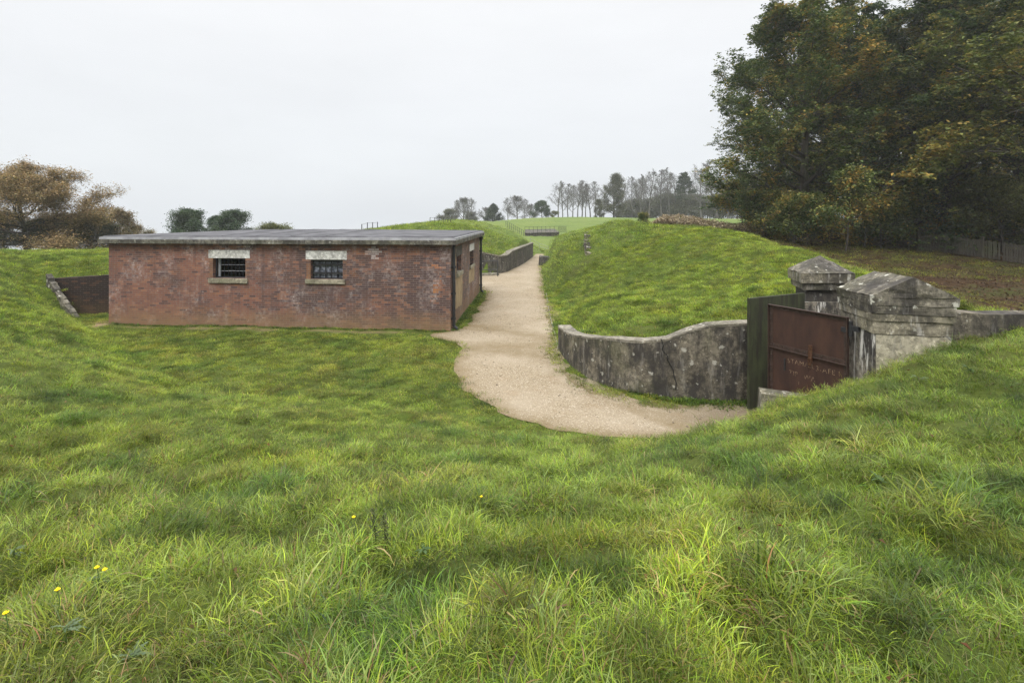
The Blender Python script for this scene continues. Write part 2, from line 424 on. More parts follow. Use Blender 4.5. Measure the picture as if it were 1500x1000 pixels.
CTRL = [(0, 0, 2.2), (0, 1.8, 2.12), (-3, 1.5, 2.2), (3, 1.5, 2.15), (0, 5, 1.22), (0, 7.5, .5), (-3, 5, 1.35), (-3, 8.5, .5), (-6, 5, 1.75), (-6, 8.5, .8),
        (-9, 9, 1.5), (-9.5, 11.3, .62), (-11.5, 11, 1.3), (-12, 14, .6), (-13.5, 13, 1.45), (-15, 16, 1.05), (-16.5, 16.8, 1.4), (-18, 18.3, 1.75), (-8, 4, 2.2), (-13, 8, 2.4),
        (-18, 13, 2.45), (-24, 18, 2.5), (-17.3, 19.35, .62), (-16.8, 19.1, .38), (-18.6, 19.7, 1.5),
        (-17.8, 20.9, 1.55), (-20, 20.5, 2.2), (-16, 21.15, 1.55), (-14.8, 21.3, 1.5), (-18, 24, 2.12), (-22, 24, 2.2), (-14.8, 25, 2.05), (-28, 26, 2.0),
        (-24, 32, 1.3), (-17, 31, 2.0), (-40, 44, .7), (-30, 44, .6), (-52, 46, .2), (-38, 57, .2), (-45, 20, 1), (-70, 66, -4), (-44, 70, -1.9), (-40, 75, -1.5), (-31, 66, -1.2), (-20, 45, .5),
        (-13, 29.5, 2.2), (-8, 30.8, 2.2), (-8, 34, 2.2), (-3, 35.8, 1.45), (-1.3, 36.8, 1.45), (.0, 42, 1.4), (1.5, 50, 1.4),
        P(720, 350, 41), P(700, 336, 43), P(650, 328.5, 46), P(600, 331.5, 45), P(560, 335.5, 42), P(530, 338.5, 43), P(480, 346, 45), (-22, 62, -1), (-8, 62, 2.3), P(700, 326, 54), P(760, 346, 57),
        P(790, 366, 60), P(780, 345, 82), P(740, 331, 84), P(800, 330, 105), P(830, 346, 75), P(900, 322, 118), P(1000, 321, 120), P(700, 323.5, 95), P(650, 325, 95), P(1060, 321, 115),
        (0, 150, 3.5), (50, 150, 3.5), (30, 200, 3.2), (80, 200, 3.2), (-60, 150, -9), (0, 240, 0), (100, 240, 1), (-200, 240, -15), (-200, 60, -12), (150, 100, 3), (150, 30, 2),
        (1.85, 14.6, .6), (2.05, 13.2, .72), (2.5, 12.2, .95), (3.1, 11.6, 1.08), (3.9, 11.35, 1.3), (4.8, 11.3, 1.5), (6.0, 11.6, 1.6), (7.6, 11.8, 1.8),
        P(900, 325, 38), P(1010, 337, 30), P(1100, 346, 24), P(940, 336, 36), P(975, 338, 38), P(1040, 343, 36), P(900, 329, 43), P(1180, 368, 18), P(1240, 395, 14), P(1300, 417, 11.8), P(1440, 458, 9.4),
        P(950, 420, 20), P(1100, 430, 15), P(1000, 470, 12.7), P(1150, 420, 12.7), P(862, 372, 27), P(862, 345, 31), P(850, 338, 45), P(825, 352, 52), P(900, 390, 24), P(870, 440, 18),
        (13, 33, 2.5), (14, 26, 1.8), (13.5, 20, 1.2), (12.5, 15, 1.0), (11, 11, 1.25), (18, 25, .9), (22, 30, 1.1), (28, 36, 1.4), (35, 31, 1.0), (20, 15, .7), (15, 8, 1.2), (25, 20, .6), (40, 20, .8),
        P(1000, 333, 48), P(1060, 338, 45), P(940, 333, 50), (30, 50, 2.5), (25, 42, 1.8),
        (4, 4, 1.85), (6, 5.5, 2.0), (5.6, 7, 1.86), (7.5, 7.2, 2.08), (6.5, 7.3, 2.05), (10, 5, 2.2), (5.3, 7.6, 1.36), (3.95, 8.2, .66), (4.7, 8.0, .93), (3.1, 7.1, .95), (4.2, 7.2, 1.2), (2, 5, 1.38), (2, 7.6, .42),
        (8, 2, 2.3), (10, 7.5, 2.1), (14, 4, 2.2), (0, -6, 2.3), (-8, -6, 2.4), (9, -6, 2.4)]
for poly in (TOE, TOE2):
    for x, y in poly: CTRL.append((x, y, .0))
CT = np.array(CTRL)
def _tps_fit(c, lam=.015):
    n = len(c); d = np.hypot(c[:, None, 0] - c[None, :, 0], c[:, None, 1] - c[None, :, 1]) / 20
    K = np.where(d > 0, d * d * np.log(d + 1e-12), 0) + lam * .02 * np.eye(n)
    Q = np.hstack([np.ones((n, 1)), c[:, :2] / 20])
    A = np.block([[K, Q], [Q.T, np.zeros((3, 3))]])
    return np.linalg.solve(A, np.concatenate([c[:, 2], np.zeros(3)]))
TW = _tps_fit(CT)
def tps(x, y):
    x = np.ravel(x); y = np.ravel(y); out = np.empty(len(x))
    for s in range(0, len(x), 20000):
        xx = x[s:s + 20000]; yy = y[s:s + 20000]
        d = np.hypot(xx[:, None] - CT[None, :, 0], yy[:, None] - CT[None, :, 1]) / 20
        out[s:s + 20000] = np.where(d > 0, d * d * np.log(d + 1e-12), 0) @ TW[:-3] + TW[-3] + TW[-2] * xx / 20 + TW[-1] * yy / 20
    return out
def height(x, y):
    sh = np.shape(x); x = np.ravel(np.asarray(x, float)); y = np.ravel(np.asarray(y, float))
    z = tps(x, y)
    ins = in_poly(x, y, YARD)
    dt = np.full(len(x), 1e9)
    for pl in TOES: dt = np.minimum(dt, poly_dist(x, y, pl, False))
    s = smooth(0, 1.1, dt)
    near = (x > -19) & (x < 12) & (y < 56)
    zo = np.where(near & (z < .02), .02 + 0 * z, z) * (.15 + .85 * s) * np.where(dt < 1.1, 1, 1)
    zo = np.where(dt < 1.1, zo, z)
    # hummocks
    b = (fbm(x * .75, y * .75, 5) - .5) * .17 + (fbm(x * 2.1, y * 2.1, 9, 3) - .5) * .22 + (fbm(x * 3.4 + 7, y * 3.4, 19, 2) - .5) * .17 * smooth(22, 12, np.abs(y))
    big = (fbm(x * .16, y * .16, 15) - .5) * .5 * smooth(14, 30, np.abs(y)) * smooth(55, 35, y)
    zo = zo + (b * smooth(.1, .9, dt) + big * smooth(1, 6, dt))
    dp = poly_dist(x, y, PATH)
    pin = in_poly(x, y, PATH)
    lawn = np.where(pin, -.02, np.clip((fbm(x * 1.1, y * 1.1, 33) - .3) * .12, 0, .1) * smooth(0, .8, dp))
    z = np.where(ins, lawn, zo)
    return z.reshape(sh)

# ------------------------------------------------------------------ ground sheet
def axis(*parts):
    out = []
    for a, b, st in parts: out.append(np.arange(a, b - 1e-6, st))
    return np.concatenate(out)
gx = axis((-230, -60, 10), (-60, -24, 1.2), (-24, -13, .22), (-13, 11, .13), (11, 24, .4), (24, 60, 1.2), (60, 231, 10))
gy = axis((-12, 0, .6), (0, 15, .13), (15, 30, .22), (30, 58, .5), (58, 130, 1.5), (130, 251, 8))
GX, GY = np.meshgrid(gx, gy)
GZ = height(GX, GY)
nx, ny = len(gx), len(gy)
idx = np.arange(nx * ny).reshape(ny, nx)
F = np.stack([idx[:-1, :-1].ravel(), idx[:-1, 1:].ravel(), idx[1:, 1:].ravel(), idx[1:, :-1].ravel()], 1)
me = np_mesh('ground', np.stack([GX.ravel(), GY.ravel(), GZ.ravel()], 1), F)
def litter_mask(x, y):
    # strip of leaf litter between the far side of the mound and the wood
    x = np.asarray(x); y = np.asarray(y)
    px = x / np.maximum(y, .1)
    ridge_x = np.interp(y, [8, 9.4, 11.8, 14, 18, 24, 30, 38, 48, 60], [8.2, 8.9, 8.9, 9.4, 10.6, 11.6, 11.9, 14, 20, 26])
    m = smooth(.2, 2.4, x - ridge_x + (fbm(x * .5, y * .5, 71) - .5) * 2.5)
    return m * smooth(7.9, 8.6, y) * smooth(80, 60, y)
LM = litter_mask(GX.ravel(), GY.ravel())
set_flt(me, 'litter', LM)
set_flt(me, 'far', smooth(30, 58, GY.ravel()))
FRONT_EARTH = [(-14.6, 18.05), (-9, 17.45), (-2.2, 16.85)]
de = poly_dist(GX.ravel(), GY.ravel(), FRONT_EARTH, False)
E = .55 * smooth(.16, .0, de + (fbm(GX.ravel() * 1.3, GY.ravel() * 1.3, 3) - .5) * .5)
E = np.maximum(E, smooth(.9, .3, np.hypot(GX.ravel() + 14.9, GY.ravel() - 18.3)))
set_flt(me, 'earth', E)
ground = link('ground', me, M['ground'], None, True); tag(ground, kind='structure')

# gravel path: a fine flat sheet clipped to its outline
bm = bmesh.new()
vs = [bm.verts.new((x, y, 0)) for x, y in PATHD]
f = bm.faces.new(vs)
bmesh.ops.triangulate(bm, faces=[f])
for _ in range(2):
    bmesh.ops.subdivide_edges(bm, edges=[e for e in bm.edges if e.calc_length() > .5], cuts=1)
    bmesh.ops.triangulate(bm, faces=bm.faces)
pm = bpy.data.meshes.new('gravel_path'); bm.to_mesh(pm); bm.free()
co = np.empty(len(pm.vertices) * 3, np.float32); pm.vertices.foreach_get('co', co); co = co.reshape(-1, 3)
co[:, 2] = .006 + (fbm(co[:, 0] * .6, co[:, 1] * .6, 90) - .5) * .012
dpth = poly_dist(co[:, 0], co[:, 1], PATHD)
pm.vertices.foreach_set('co', co.ravel())
set_flt(pm, 'edge', np.clip(dpth / .8, 0, 1))
set_flt(pm, 'damp', smooth(2.6, .6, np.hypot(co[:, 0] - 4.9, co[:, 1] - 9.6)))
pm.update()
if pm.polygons[0].normal.z < 0: pm.flip_normals()
tag(link('gravel_path', pm, M['gravel'], None, True), kind='structure')
#@@PART2
# ------------------------------------------------------------------ building
WORLD_PARENTS = set()
def wthing(name, loc, label, cat, group=None):
    e = empty(name, loc, label, cat, group); WORLD_PARENTS.add(e.name); return e
_link0 = link
def link(name, me, mat=None, parent=None, smooth_=False):
    o = _link0(name, me, mat, parent, smooth_)
    if parent is not None and parent.name in WORLD_PARENTS:
        o.matrix_parent_inverse = Matrix.Translation(parent.location).inverted()
    return o

def panel(p0, p1, th, z0, z1, holes, u0=0.):
    """wall from p0 to p1 (outside on the right of travel) with rectangular holes (u0,u1,z0,z1); returns bmesh"""
    bm = bmesh.new(); uvl = bm.loops.layers.uv.new('UVMap')
    p0 = Vector((*p0, 0)); p1 = Vector((*p1, 0)); d = (p1 - p0); L = d.length; d.normalize(); n = Vector((d.y, -d.x, 0))
    us = sorted({0, L, *[h[0] for h in holes], *[h[1] for h in holes]}); zs = sorted({z0, z1, *[h[2] for h in holes], *[h[3] for h in holes]})
    def W(u, w, z): return p0 + d * u - n * w + Vector((0, 0, z))
    def quad(pts, uvs):
        f = bm.faces.new([bm.verts.new(p) for p in pts])
        for l, t in zip(f.loops, uvs): l[uvl].uv = (t[0] + u0, t[1])
    for i in range(len(us) - 1):
        for j in range(len(zs) - 1):
            a, b, c, e = us[i], us[i + 1], zs[j], zs[j + 1]
            if any(h[0] - 1e-6 <= a and b <= h[1] + 1e-6 and h[2] - 1e-6 <= c and e <= h[3] + 1e-6 for h in holes): continue
            quad([W(a, 0, c), W(b, 0, c), W(b, 0, e), W(a, 0, e)], [(a, c), (b, c), (b, e), (a, e)])
            quad([W(b, th, c), W(a, th, c), W(a, th, e), W(b, th, e)], [(b, c), (a, c), (a, e), (b, e)])
    quad([W(0, 0, z1), W(L, 0, z1), W(L, th, z1), W(0, th, z1)], [(0, z1), (L, z1), (L, z1 + th), (0, z1 + th)])
    quad([W(0, th, z0), W(0, 0, z0), W(0, 0, z1), W(0, th, z1)], [(-th, z0), (0, z0), (0, z1), (-th, z1)])
    quad([W(L, 0, z0), W(L, th, z0), W(L, th, z1), W(L, 0, z1)], [(L, z0), (L + th, z0), (L + th, z1), (L, z1)])
    for a, b, c, e in holes:
        quad([W(a, 0, c), W(a, 0, e), W(a, th, e), W(a, th, c)], [(a, c), (a, e), (a + th, e), (a + th, c)])
        quad([W(b, 0, e), W(b, 0, c), W(b, th, c), W(b, th, e)], [(b, e), (b, c), (b + th, c), (b + th, e)])
        quad([W(a, 0, c), W(a, th, c), W(b, th, c), W(b, 0, c)], [(a, c), (a, c + th), (b, c + th), (b, c)])
        quad([W(a, 0, e), W(b, 0, e), W(b, th, e), W(a, th, e)], [(a, e), (b, e), (b, e + th), (a, e + th)])
    return bm, W, L
def bm_obj(bm, name, mat, parent):
    bmesh.ops.remove_doubles(bm, verts=bm.verts, dist=.0005)
    me = bpy.data.meshes.new(name); bm.to_mesh(me); bm.free()
    return link(name, me, mat, parent)

def ray_hit(px, p0, p1):
    k = (px - 750) / 750
    (x0, y0), (x1, y1) = p0, p1
    dx, dy = x1 - x0, y1 - y0
    t = (k * y0 - x0) / (dx - k * dy)
    return t * math.hypot(dx, dy), y0 + t * dy
def zat(py, Y): return CAMZ - (py - 320) / 750 * Y

B = wthing('brick_building', (-8, 22, 0), 'low flat roofed red brick store with two barred windows facing the grass', 'building')
WT = 2.92; TH = .34
def hole(p0, p1, xa, xb, ya, yb):
    ua, Ya = ray_hit(xa, p0, p1); ub, Yb = ray_hit(xb, p0, p1)
    return (ua, ub, zat(yb, (Ya + Yb) / 2), zat(ya, (Ya + Yb) / 2))
h1 = hole(FL, FR, 312, 359.5, 377, 407.5); h2 = hole(FL, FR, 455, 502, 379, 409)
bm, WF, LF = panel(FL, FR, TH, -.3, WT, [h1, h2])
bm_obj(bm, 'brick_wall', M['brick'], B)
s1 = hole(FR, BR, 669.0, 675.6, 373, 398); s2 = hole(FR, BR, 688.6, 693.6, 366, 387.5)
dS = Vector((BR[0] - FR[0], BR[1] - FR[1], 0)).normalized(); nS = Vector((dS.y, -dS.x, 0))
q0 = Vector((*FR, 0)) + dS * TH
bm, WS, LS = panel((q0.x, q0.y), BR, TH, -.3, WT, [(s1[0] - TH, s1[1] - TH, s1[2], s1[3]), (s2[0] - TH, s2[1] - TH, s2[2], s2[3])], 40)
tag(bm_obj(bm, 'brick_wall', M['brick_side'], B), 'grimy side wall with rendered patches and two narrow windows')
hb = (LF - 2.7, LF - 1.6, 1.3, 2.2); hb2 = (2.2, 3.3, 1.3, 2.2)
bm, WB, LB = panel((BR[0] - dS.y * TH, BR[1]), BL, TH, -.3, WT, [(LF - h1[1] - 1.1, LF - h1[0] - .5, 1.45, 2.45)], 70)
bm_obj(bm, 'brick_wall', M['brick'], B)
q1 = Vector((*BL, 0)); q2 = Vector((*FL, 0)); dd = (q2 - q1).normalized()
q1 = q1 + dd * TH; q2 = q2 - dd * TH
bm, WL_, LL = panel((q1.x, q1.y), (q2.x, q2.y), TH, -.3, WT, [], 100)
bm_obj(bm, 'brick_wall', M['brick'], B)
# floor and ceiling lining inside
mb = MB()
ring = [Vector((*p, 0)) for p in (FL, FR, BR, BL)]
cen = sum(ring, Vector()) / 4
def inset(k, z): return [Vector((cen.x + (p.x - cen.x) * k, cen.y + (p.y - cen.y) * k, z)) for p in ring]
mb.hexa(inset(.95, .0), inset(.95, .06)); mb.build('floor_slab', M['dark'], B)

def along(p0, p1):
    p0 = Vector((*p0, 0)); p1 = Vector((*p1, 0)); d = (p1 - p0).normalized(); n = Vector((d.y, -d.x, 0))
    Mx = Matrix(((d.x, -n.x, 0, p0.x), (d.y, -n.y, 0, p0.y), (0, 0, 1, 0), (0, 0, 0, 1)))
    return Mx       # local x along wall, local y inwards, z up
MF = along(FL, FR); MS = along(FR, BR); MBk = along(BR, BL)

def ubox(mb, Mx, u0, u1, w0, w1, z0, z1, bevel=0):
    mb.box(((u0 + u1) / 2, (w0 + w1) / 2, (z0 + z1) / 2), (u1 - u0, w1 - w0, z1 - z0), Mx, bevel)

def window(Mx, h, kind, lint, sill, lab):
    u0, u1, z0, z1 = h
    g = .14
    if lint:
        mb = MB(); ubox(mb, Mx, lint[0], lint[1], -.012, .30, lint[2], lint[3], .008); o = mb.build('lintel', lint[4], B)
    if sill:
        mb = MB(); ubox(mb, Mx, sill[0], sill[1], -.07, .2, sill[2], sill[3], .012); mb.build('sill', M['sill'], B)
    # window frame
    mb = MB(); fw = .045
    ubox(mb, Mx, u0, u0 + fw, g, g + .05, z0, z1); ubox(mb, Mx, u1 - fw, u1, g, g + .05, z0, z1)
    ubox(mb, Mx, u0 + fw, u1 - fw, g, g + .05, z1 - fw, z1); ubox(mb, Mx, u0 + fw, u1 - fw, g, g + .05, z0, z0 + fw)
    fr = mb.build('window', M['iron'], B); tag(fr, lab)
    u0 += fw; u1 -= fw; z0 += fw; z1 -= fw; w = u1 - u0; hh = z1 - z0
    if kind == 'open':
        mb = MB()
        for i in range(1, 8):
            mb.tube(Mx @ Vector((u0 + w * i / 8, g + .02, z0)), Mx @ Vector((u0 + w * i / 8, g + .02, z1)), .009)
        mb.build('bar', M['iron'], fr)
        mb = MB()
        for k in (.36, .70):
            mb.tube(Mx @ Vector((u0 + .1, g + .06, z0 + hh * (1 - k))), Mx @ Vector((u1, g + .06, z0 + hh * (1 - k))), .010)
        ubox(mb, Mx, u0 + .02, u0 + .115, g + .055, g + .09, z0, z1)
        mb.build('crossbar', M['greypipe'], fr)
    elif kind == 'barred':
        mb = MB(); ubox(mb, Mx, u0, u1, g + .05, g + .062, z0, z1); mb.build('pane', M['sheet'], fr)
        mb = MB()
        for i in range(1, 5):
            mb.tube(Mx @ Vector((u0 + w * i / 5, g + .01, z0)), Mx @ Vector((u0 + w * i / 5, g + .01, z1)), .016)
        for k in (.26, .74, .04):
            ubox(mb, Mx, u0, u1, g - .02, g - .002, z1 - hh * k - .04, z1 - hh * k + .03)
        mb.build('bar', M['iron'], fr)
    else:
        mb = MB(); ubox(mb, Mx, u0, u1, g + .05, g + .062, z0, z1); mb.build('pane', M['glass'], fr)
        mb = MB()
        for i in range(1, 6):
            mb.tube(Mx @ Vector((u0 + w * i / 6, g + .01, z0)), Mx @ Vector((u0 + w * i / 6, g + .01, z1)), .012)
        ubox(mb, Mx, u0, u1, g - .02, g - .002, z0 + hh * .45, z0 + hh * .52)
        mb.build('bar', M['iron'], fr)
def lh(xa, xb, ya, yb, p0, p1, m):
    h = hole(p0, p1, xa, xb, ya, yb); return (*h, m)
def strip(l): return (l[0], l[1], l[2], l[3], l[4])
l1 = lh(305.5, 366, 366.2, 377.8, FL, FR, M['lintel']); l2 = lh(448, 508, 367.5, 379.3, FL, FR, M['lintel'])
# the lintel sits on the head of the opening
def fixl(l, h): return (l[0], l[1], h[3] - .03, l[3], l[4])
window(MF, h1, 'open', fixl(l1, h1), lh(306.5, 363.5, 407.6, 414.5, FL, FR, None)[:4], 'barred window with a pale pipe behind the bars')
window(MF, h2, 'barred', fixl(l2, h2), lh(448, 506, 409, 415.6, FL, FR, None)[:4], 'window closed by thick black bars before a mottled sheet')
ls1 = (s1[0] - .22, s1[1] + .2, s1[3] - .03, s1[3] + .34, M['slab']); ls2 = (s2[0] - .2, s2[1] + .2, s2[3] - .03, s2[3] + .28, M['lintel'])
window(MS, s1, 'side', ls1, (s1[0] - .15, s1[1] + .15, s1[2] - .14, s1[2]), None)
window(MS, s2, 'side', ls2, (s2[0] - .15, s2[1] + .15, s2[2] - .14, s2[2]), None)
# orange brick quoins beside the front openings (a shallow facing course, proud of the wall by a few mm)
for h in (h1, h2):
    for a, b in ((h[0] - .15, h[0]), (h[1], h[1] + .15)):
        bm, _, _ = panel((MF @ Vector((a, -.004, 0))).xy, (MF @ Vector((b, -.004, 0))).xy, .02, h[2] - .02, h[3] - .035, [], a)
        bm_obj(bm, 'jamb_facing', M['reveal'], B)
# rendered repair patches on the side wall
M['render'] = mat_plain('cream_render', (.36, .28, .17), (.22, .16, .10), 2.5, .95, .1, .5)
def patch(Mx, pts, mat, name, parent, off=.004, seed=0):
    bm = bmesh.new(); r = random.Random(seed)
    P2 = []
    n = len(pts)
    for i in range(n):
        a = Vector(pts[i]); b = Vector(pts[(i + 1) % n]); m = max(2, int((b - a).length / .09))
        for j in range(m):
            p = a.lerp(b, j / m); P2.append(p + Vector((r.uniform(-.03, .03), r.uniform(-.035, .035))))
    f = bm.faces.new([bm.verts.new(Mx @ Vector((p.x, -off, p.y))) for p in P2])
    e = bmesh.ops.extrude_face_region(bm, geom=[f])
    back = Mx.to_3x3() @ Vector((0, off - .0005, 0))
    bmesh.ops.translate(bm, vec=back, verts=[v for v in e['geom'] if isinstance(v, bmesh.types.BMVert)])
    bmesh.ops.recalc_face_normals(bm, faces=bm.faces)
    bmesh.ops.triangulate(bm, faces=bm.faces)
    return bm_obj(bm, name, mat, parent)
patch(MS, [(s1[0] - .3, .55), (s1[1] + .1, .45), (s1[1] + .35, .9), (s1[1] + .3, s1[2] - .15), (s1[0] - .2, s1[2] - .16)], M['render'], 'render_patch', B, .004, 1)
patch(MS, [(s1[0] - .62, s1[2] - .3), (s1[0] - .2, s1[2] - .2), (s1[0] - .2, s1[3] + .1), (s1[0] - .6, s1[3] + .3)], M['render'], 'render_patch', B, .004, 2)
patch(MS, [(s2[0] - .5, 1.0), (s2[1] + .3, .9), (s2[1] + .3, s2[2] - .16), (s2[0] - .3, s2[2] - .16)], M['render'], 'render_patch', B, .004, 3)
M['limewash'] = mat_brick('limewashed_brick', red=(.48, .45, .44), dark=(.38, .33, .32), orange=(.42, .33, .30), white=.9, moss=0, seed=3.)
M['newbrick'] = mat_brick('replaced_brick', red=(.33, .13, .055), dark=(.28, .11, .05), orange=(.40, .19, .07), white=.5, moss=0, seed=9.)
def uvpatch(u0, u1, z0, z1, mat, name):
    """block of whole bricks, toothed, set a few mm proud"""
    bm = bmesh.new(); uvl = bm.loops.layers.uv.new('UVMap'); r = random.Random(int(u0 * 100))
    z = z0; k = 0
    while z < z1 - .01:
        a = u0 + r.choice((0, .11, -.11, .06)); b = u1 + r.choice((0, .11, -.11, -.06))
        pts = [(a, z), (b, z), (b, z + .075), (a, z + .075)]
        f = bm.faces.new([bm.verts.new(MF @ Vector((u, -.003, v))) for u, v in pts])
        for l, t in zip(f.loops, pts): l[uvl].uv = t
        z += .075
    return bm_obj(bm, name, mat, B)
def fu(px): return ray_hit(px, FL, FR)[0]
uvpatch(fu(539), fu(555), 2.40, 2.84, M['limewash'], 'limewashed_patch')
uvpatch(fu(639), fu(647), 1.275, 1.95, M['newbrick'], 'repaired_brickwork')
uvpatch(fu(632), fu(642), 2.1, 2.25, M['newbrick'], 'repaired_brickwork')

# roof: slab, lead edge strip, felt with seams
def ring_off(o, z):
    c = Vector((cen.x, cen.y, 0)); out = []
    ring2 = [Vector((p.x, p.y, 0)) for p in ring]; n = 4
    for i in range(n):
        a, b, d = ring2[i - 1], ring2[i], ring2[(i + 1) % n]
        e1 = (b - a).normalized(); e2 = (d - b).normalized()
        n1 = Vector((e1.y, -e1.x, 0)); n2 = Vector((e2.y, -e2.x, 0))
        p = b + (n1 + n2) / (1 + n1.dot(n2)) * o
        out.append(Vector((p.x, p.y, z)))
    return out
mb = MB(); mb.hexa(ring_off(.23, WT), ring_off(.23, WT + .145)); mb.build('roof_slab', M['slab'], B)
mb = MB(); mb.hexa(ring_off(.20, WT + .145), ring_off(.20, WT + .225)); rl = mb.build('roof_edge', M['lead'], B)
mb = MB()
r0 = ring_off(.14, WT + .225); r1 = ring_off(.10, WT + .27)
mb.hexa(r0, r1)
rf = mb.build('roof_covering', M['felt'], B)
# low hipped felt with welts
bm = bmesh.new()
r1 = ring_off(.08, WT + .272)
ea = (r1[0] + r1[3]) / 2; eb = (r1[1] + r1[2]) / 2
A_ = ea.lerp(eb, .33) + Vector((0, 0, .13)); B_ = ea.lerp(eb, .67) + Vector((0, 0, .13))
V_ = [bm.verts.new(p) for p in (*r1, A_, B_)]
for q in ((0, 1, 5, 4), (1, 2, 5), (2, 3, 4, 5), (3, 0, 4)): bm.faces.new([V_[i] for i in q])
bm_obj(bm, 'roof_felt', M['felt'], rf)
mb = MB()
for t in np.linspace(.35, .65, 4):
    a = r1[0].lerp(r1[1], t); b_ = ea.lerp(eb, min(max(t, .33), .67)) + Vector((0, 0, .13))
    mb.tube(a + Vector((0, 0, .004)), b_ + Vector((0, 0, .004)), .012, n=5)
    a = r1[3].lerp(r1[2], t)
    mb.tube(a + Vector((0, 0, .004)), b_ + Vector((0, 0, .004)), .012, n=5)
mb.build('welt_seam', M['felt'], rf)
# down pipes
for u, hop in ((.20, False), (LS + TH - .12, True)):
    mb = MB()
    mb.tube(MS @ Vector((u, -.085, .12)), MS @ Vector((u, -.085, WT - .12)), .055, n=10)
    mb.tube(MS @ Vector((u, -.085, .12)), MS @ Vector((u, -.2, .03)), .055, n=10)
    mb.tube(MS @ Vector((u, -.085, WT - .13)), MS @ Vector((u, -.10, WT - .02)), .055, .05, n=10)
    for z in (.35, 1.2, 2.1):
        mb.tube(MS @ Vector((u, -.085, z)), MS @ Vector((u, -.085, z + .08)), .072, n=10)
        ubox(mb, MS, u - .09, u + .09, -.03, -.002, z + .01, z + .07)
    dp_ = mb.build('downpipe', M['iron'], B)
    if hop:
        mb = MB(); mb.hexa([MS @ Vector((u + a, w, WT - .28)) for a, w in ((-.07, -.14), (.07, -.14), (.07, -.02), (-.07, -.02))],
                           [MS @ Vector((u + a, w, WT - .06)) for a, w in ((-.13, -.20), (.13, -.20), (.13, -.012), (-.13, -.012))])
        mb.build('hopper_head', M['iron'], dp_)

# ------------------------------------------------------------------ retaining walls
def sweep_wall(line, th, zb, mat, name, parent, over=0., zlow=None, uvs=True, wob=.012, seed=0, step=.3):
    """line: (x,y,top) centre line; returns mesh object of a wall whose top follows the line"""
    pts = [np.array(p, float) for p in line]; out = []
    for i in range(len(pts) - 1):
        L = np.linalg.norm((pts[i + 1] - pts[i])[:2]); m = max(1, int(L / step))
        for j in range(m): out.append(pts[i] + (pts[i + 1] - pts[i]) * j / m)
    out.append(pts[-1]); out = np.array(out); n = len(out)
    t = np.gradient(out[:, :2], axis=0); t /= np.linalg.norm(t, axis=1)[:, None]; nr = np.stack([t[:, 1], -t[:, 0]], 1)
    arc = np.concatenate([[0], np.cumsum(np.linalg.norm(np.diff(out[:, :2], axis=0), axis=1))])
    bm = bmesh.new(); uvl = bm.loops.layers.uv.new('UVMap')
    r = random.Random(seed); h = th / 2 + over
    nz = 6
    rows = []
    for i in range(n):
        zt = out[i, 2] + r.uniform(-wob, wob); z0 = zb if zlow is None else zt - zlow
        col = []
        for s in (1, -1):
            ks = range(nz + 1) if s == 1 else range(nz, -1, -1)
            for k in ks:
                z = z0 + (zt - z0) * k / nz; w = h + (r.uniform(-wob, wob) if k < nz else 0)
                col.append((bm.verts.new((out[i, 0] + nr[i, 0] * s * w, out[i, 1] + nr[i, 1] * s * w, z)), (arc[i], z if s == 1 else z + .3)))
        rows.append(col)
    m = len(rows[0])
    for i in range(n - 1):
        for k in range(m):
            q = [rows[i][k], rows[i + 1][k], rows[i + 1][(k + 1) % m], rows[i][(k + 1) % m]]
            f = bm.faces.new([a[0] for a in q])
            for l, a in zip(f.loops, q): l[uvl].uv = a[1]
    for row in (rows[0], rows[-1]):
        f = bm.faces.new([a[0] for a in row])
        for l in f.loops: l[uvl].uv = (l.vert.co.x + l.vert.co.y, l.vert.co.z)
    bmesh.ops.recalc_face_normals(bm, faces=bm.faces)
    return bm_obj(bm, name, mat, parent)

W1 = wthing('retaining_wall', (3, 11, 0), 'curved stained concrete retaining wall holding up the grassy mound beside the gate', 'wall')
sweep_wall([(x, y, z - .045) for x, y, z in RW], .36, -.25, M['stone_wall'], 'wall_face', W1, seed=1)
sweep_wall(RW, .36, 0, M['coping'], 'coping', W1, over=.004, zlow=.05, seed=2, wob=.008)
# the crack down the face: a ragged dark split
ck = [(969, 497), (972, 506), (970, 512), (977, 520), (979, 529), (986, 541), (988, 552), (991, 561), (990, 571)]
bm = bmesh.new(); rows = []
fr = [np.array(p[:2]) for p in RW]
def wall_front(px):
    best = None
    for i in range(len(fr) - 1):
        a, b = fr[i], fr[i + 1]; t = (b - a) / np.linalg.norm(b - a); nn = np.array([-t[1], t[0]])
        for sgn in (1, -1):
            aa = a + nn * .205 * sgn; bb = b + nn * .205 * sgn
            k = (px - 750) / 750; dx, dy = bb - aa; den = dx - k * dy
            if abs(den) < 1e-9: continue
            tt = (k * aa[1] - aa[0]) / den
            if -.02 <= tt <= 1.02:
                y = aa[1] + tt * dy
                if best is None or y < best: best = y
    return best
rr = random.Random(4)
for i, (px, py) in enumerate(ck):
    Y = wall_front(px) - .006; w = (2.6 - 1.8 * i / len(ck)) * rr.uniform(.6, 1.2) * .0048
    p = P(px, py, Y); rows.append((bm.verts.new((p[0] - w, p[1], p[2])), bm.verts.new((p[0] + w, p[1], p[2])), bm.verts.new((p[0] + w, p[1] + .05, p[2])), bm.verts.new((p[0] - w, p[1] + .05, p[2]))))
for a, b in zip(rows, rows[1:]):
    for k in range(4): bm.faces.new((a[k], a[(k + 1) % 4], b[(k + 1) % 4], b[k]))
bmesh.ops.recalc_face_normals(bm, faces=bm.faces)
bm_obj(bm, 'crack', M['dark'], W1)

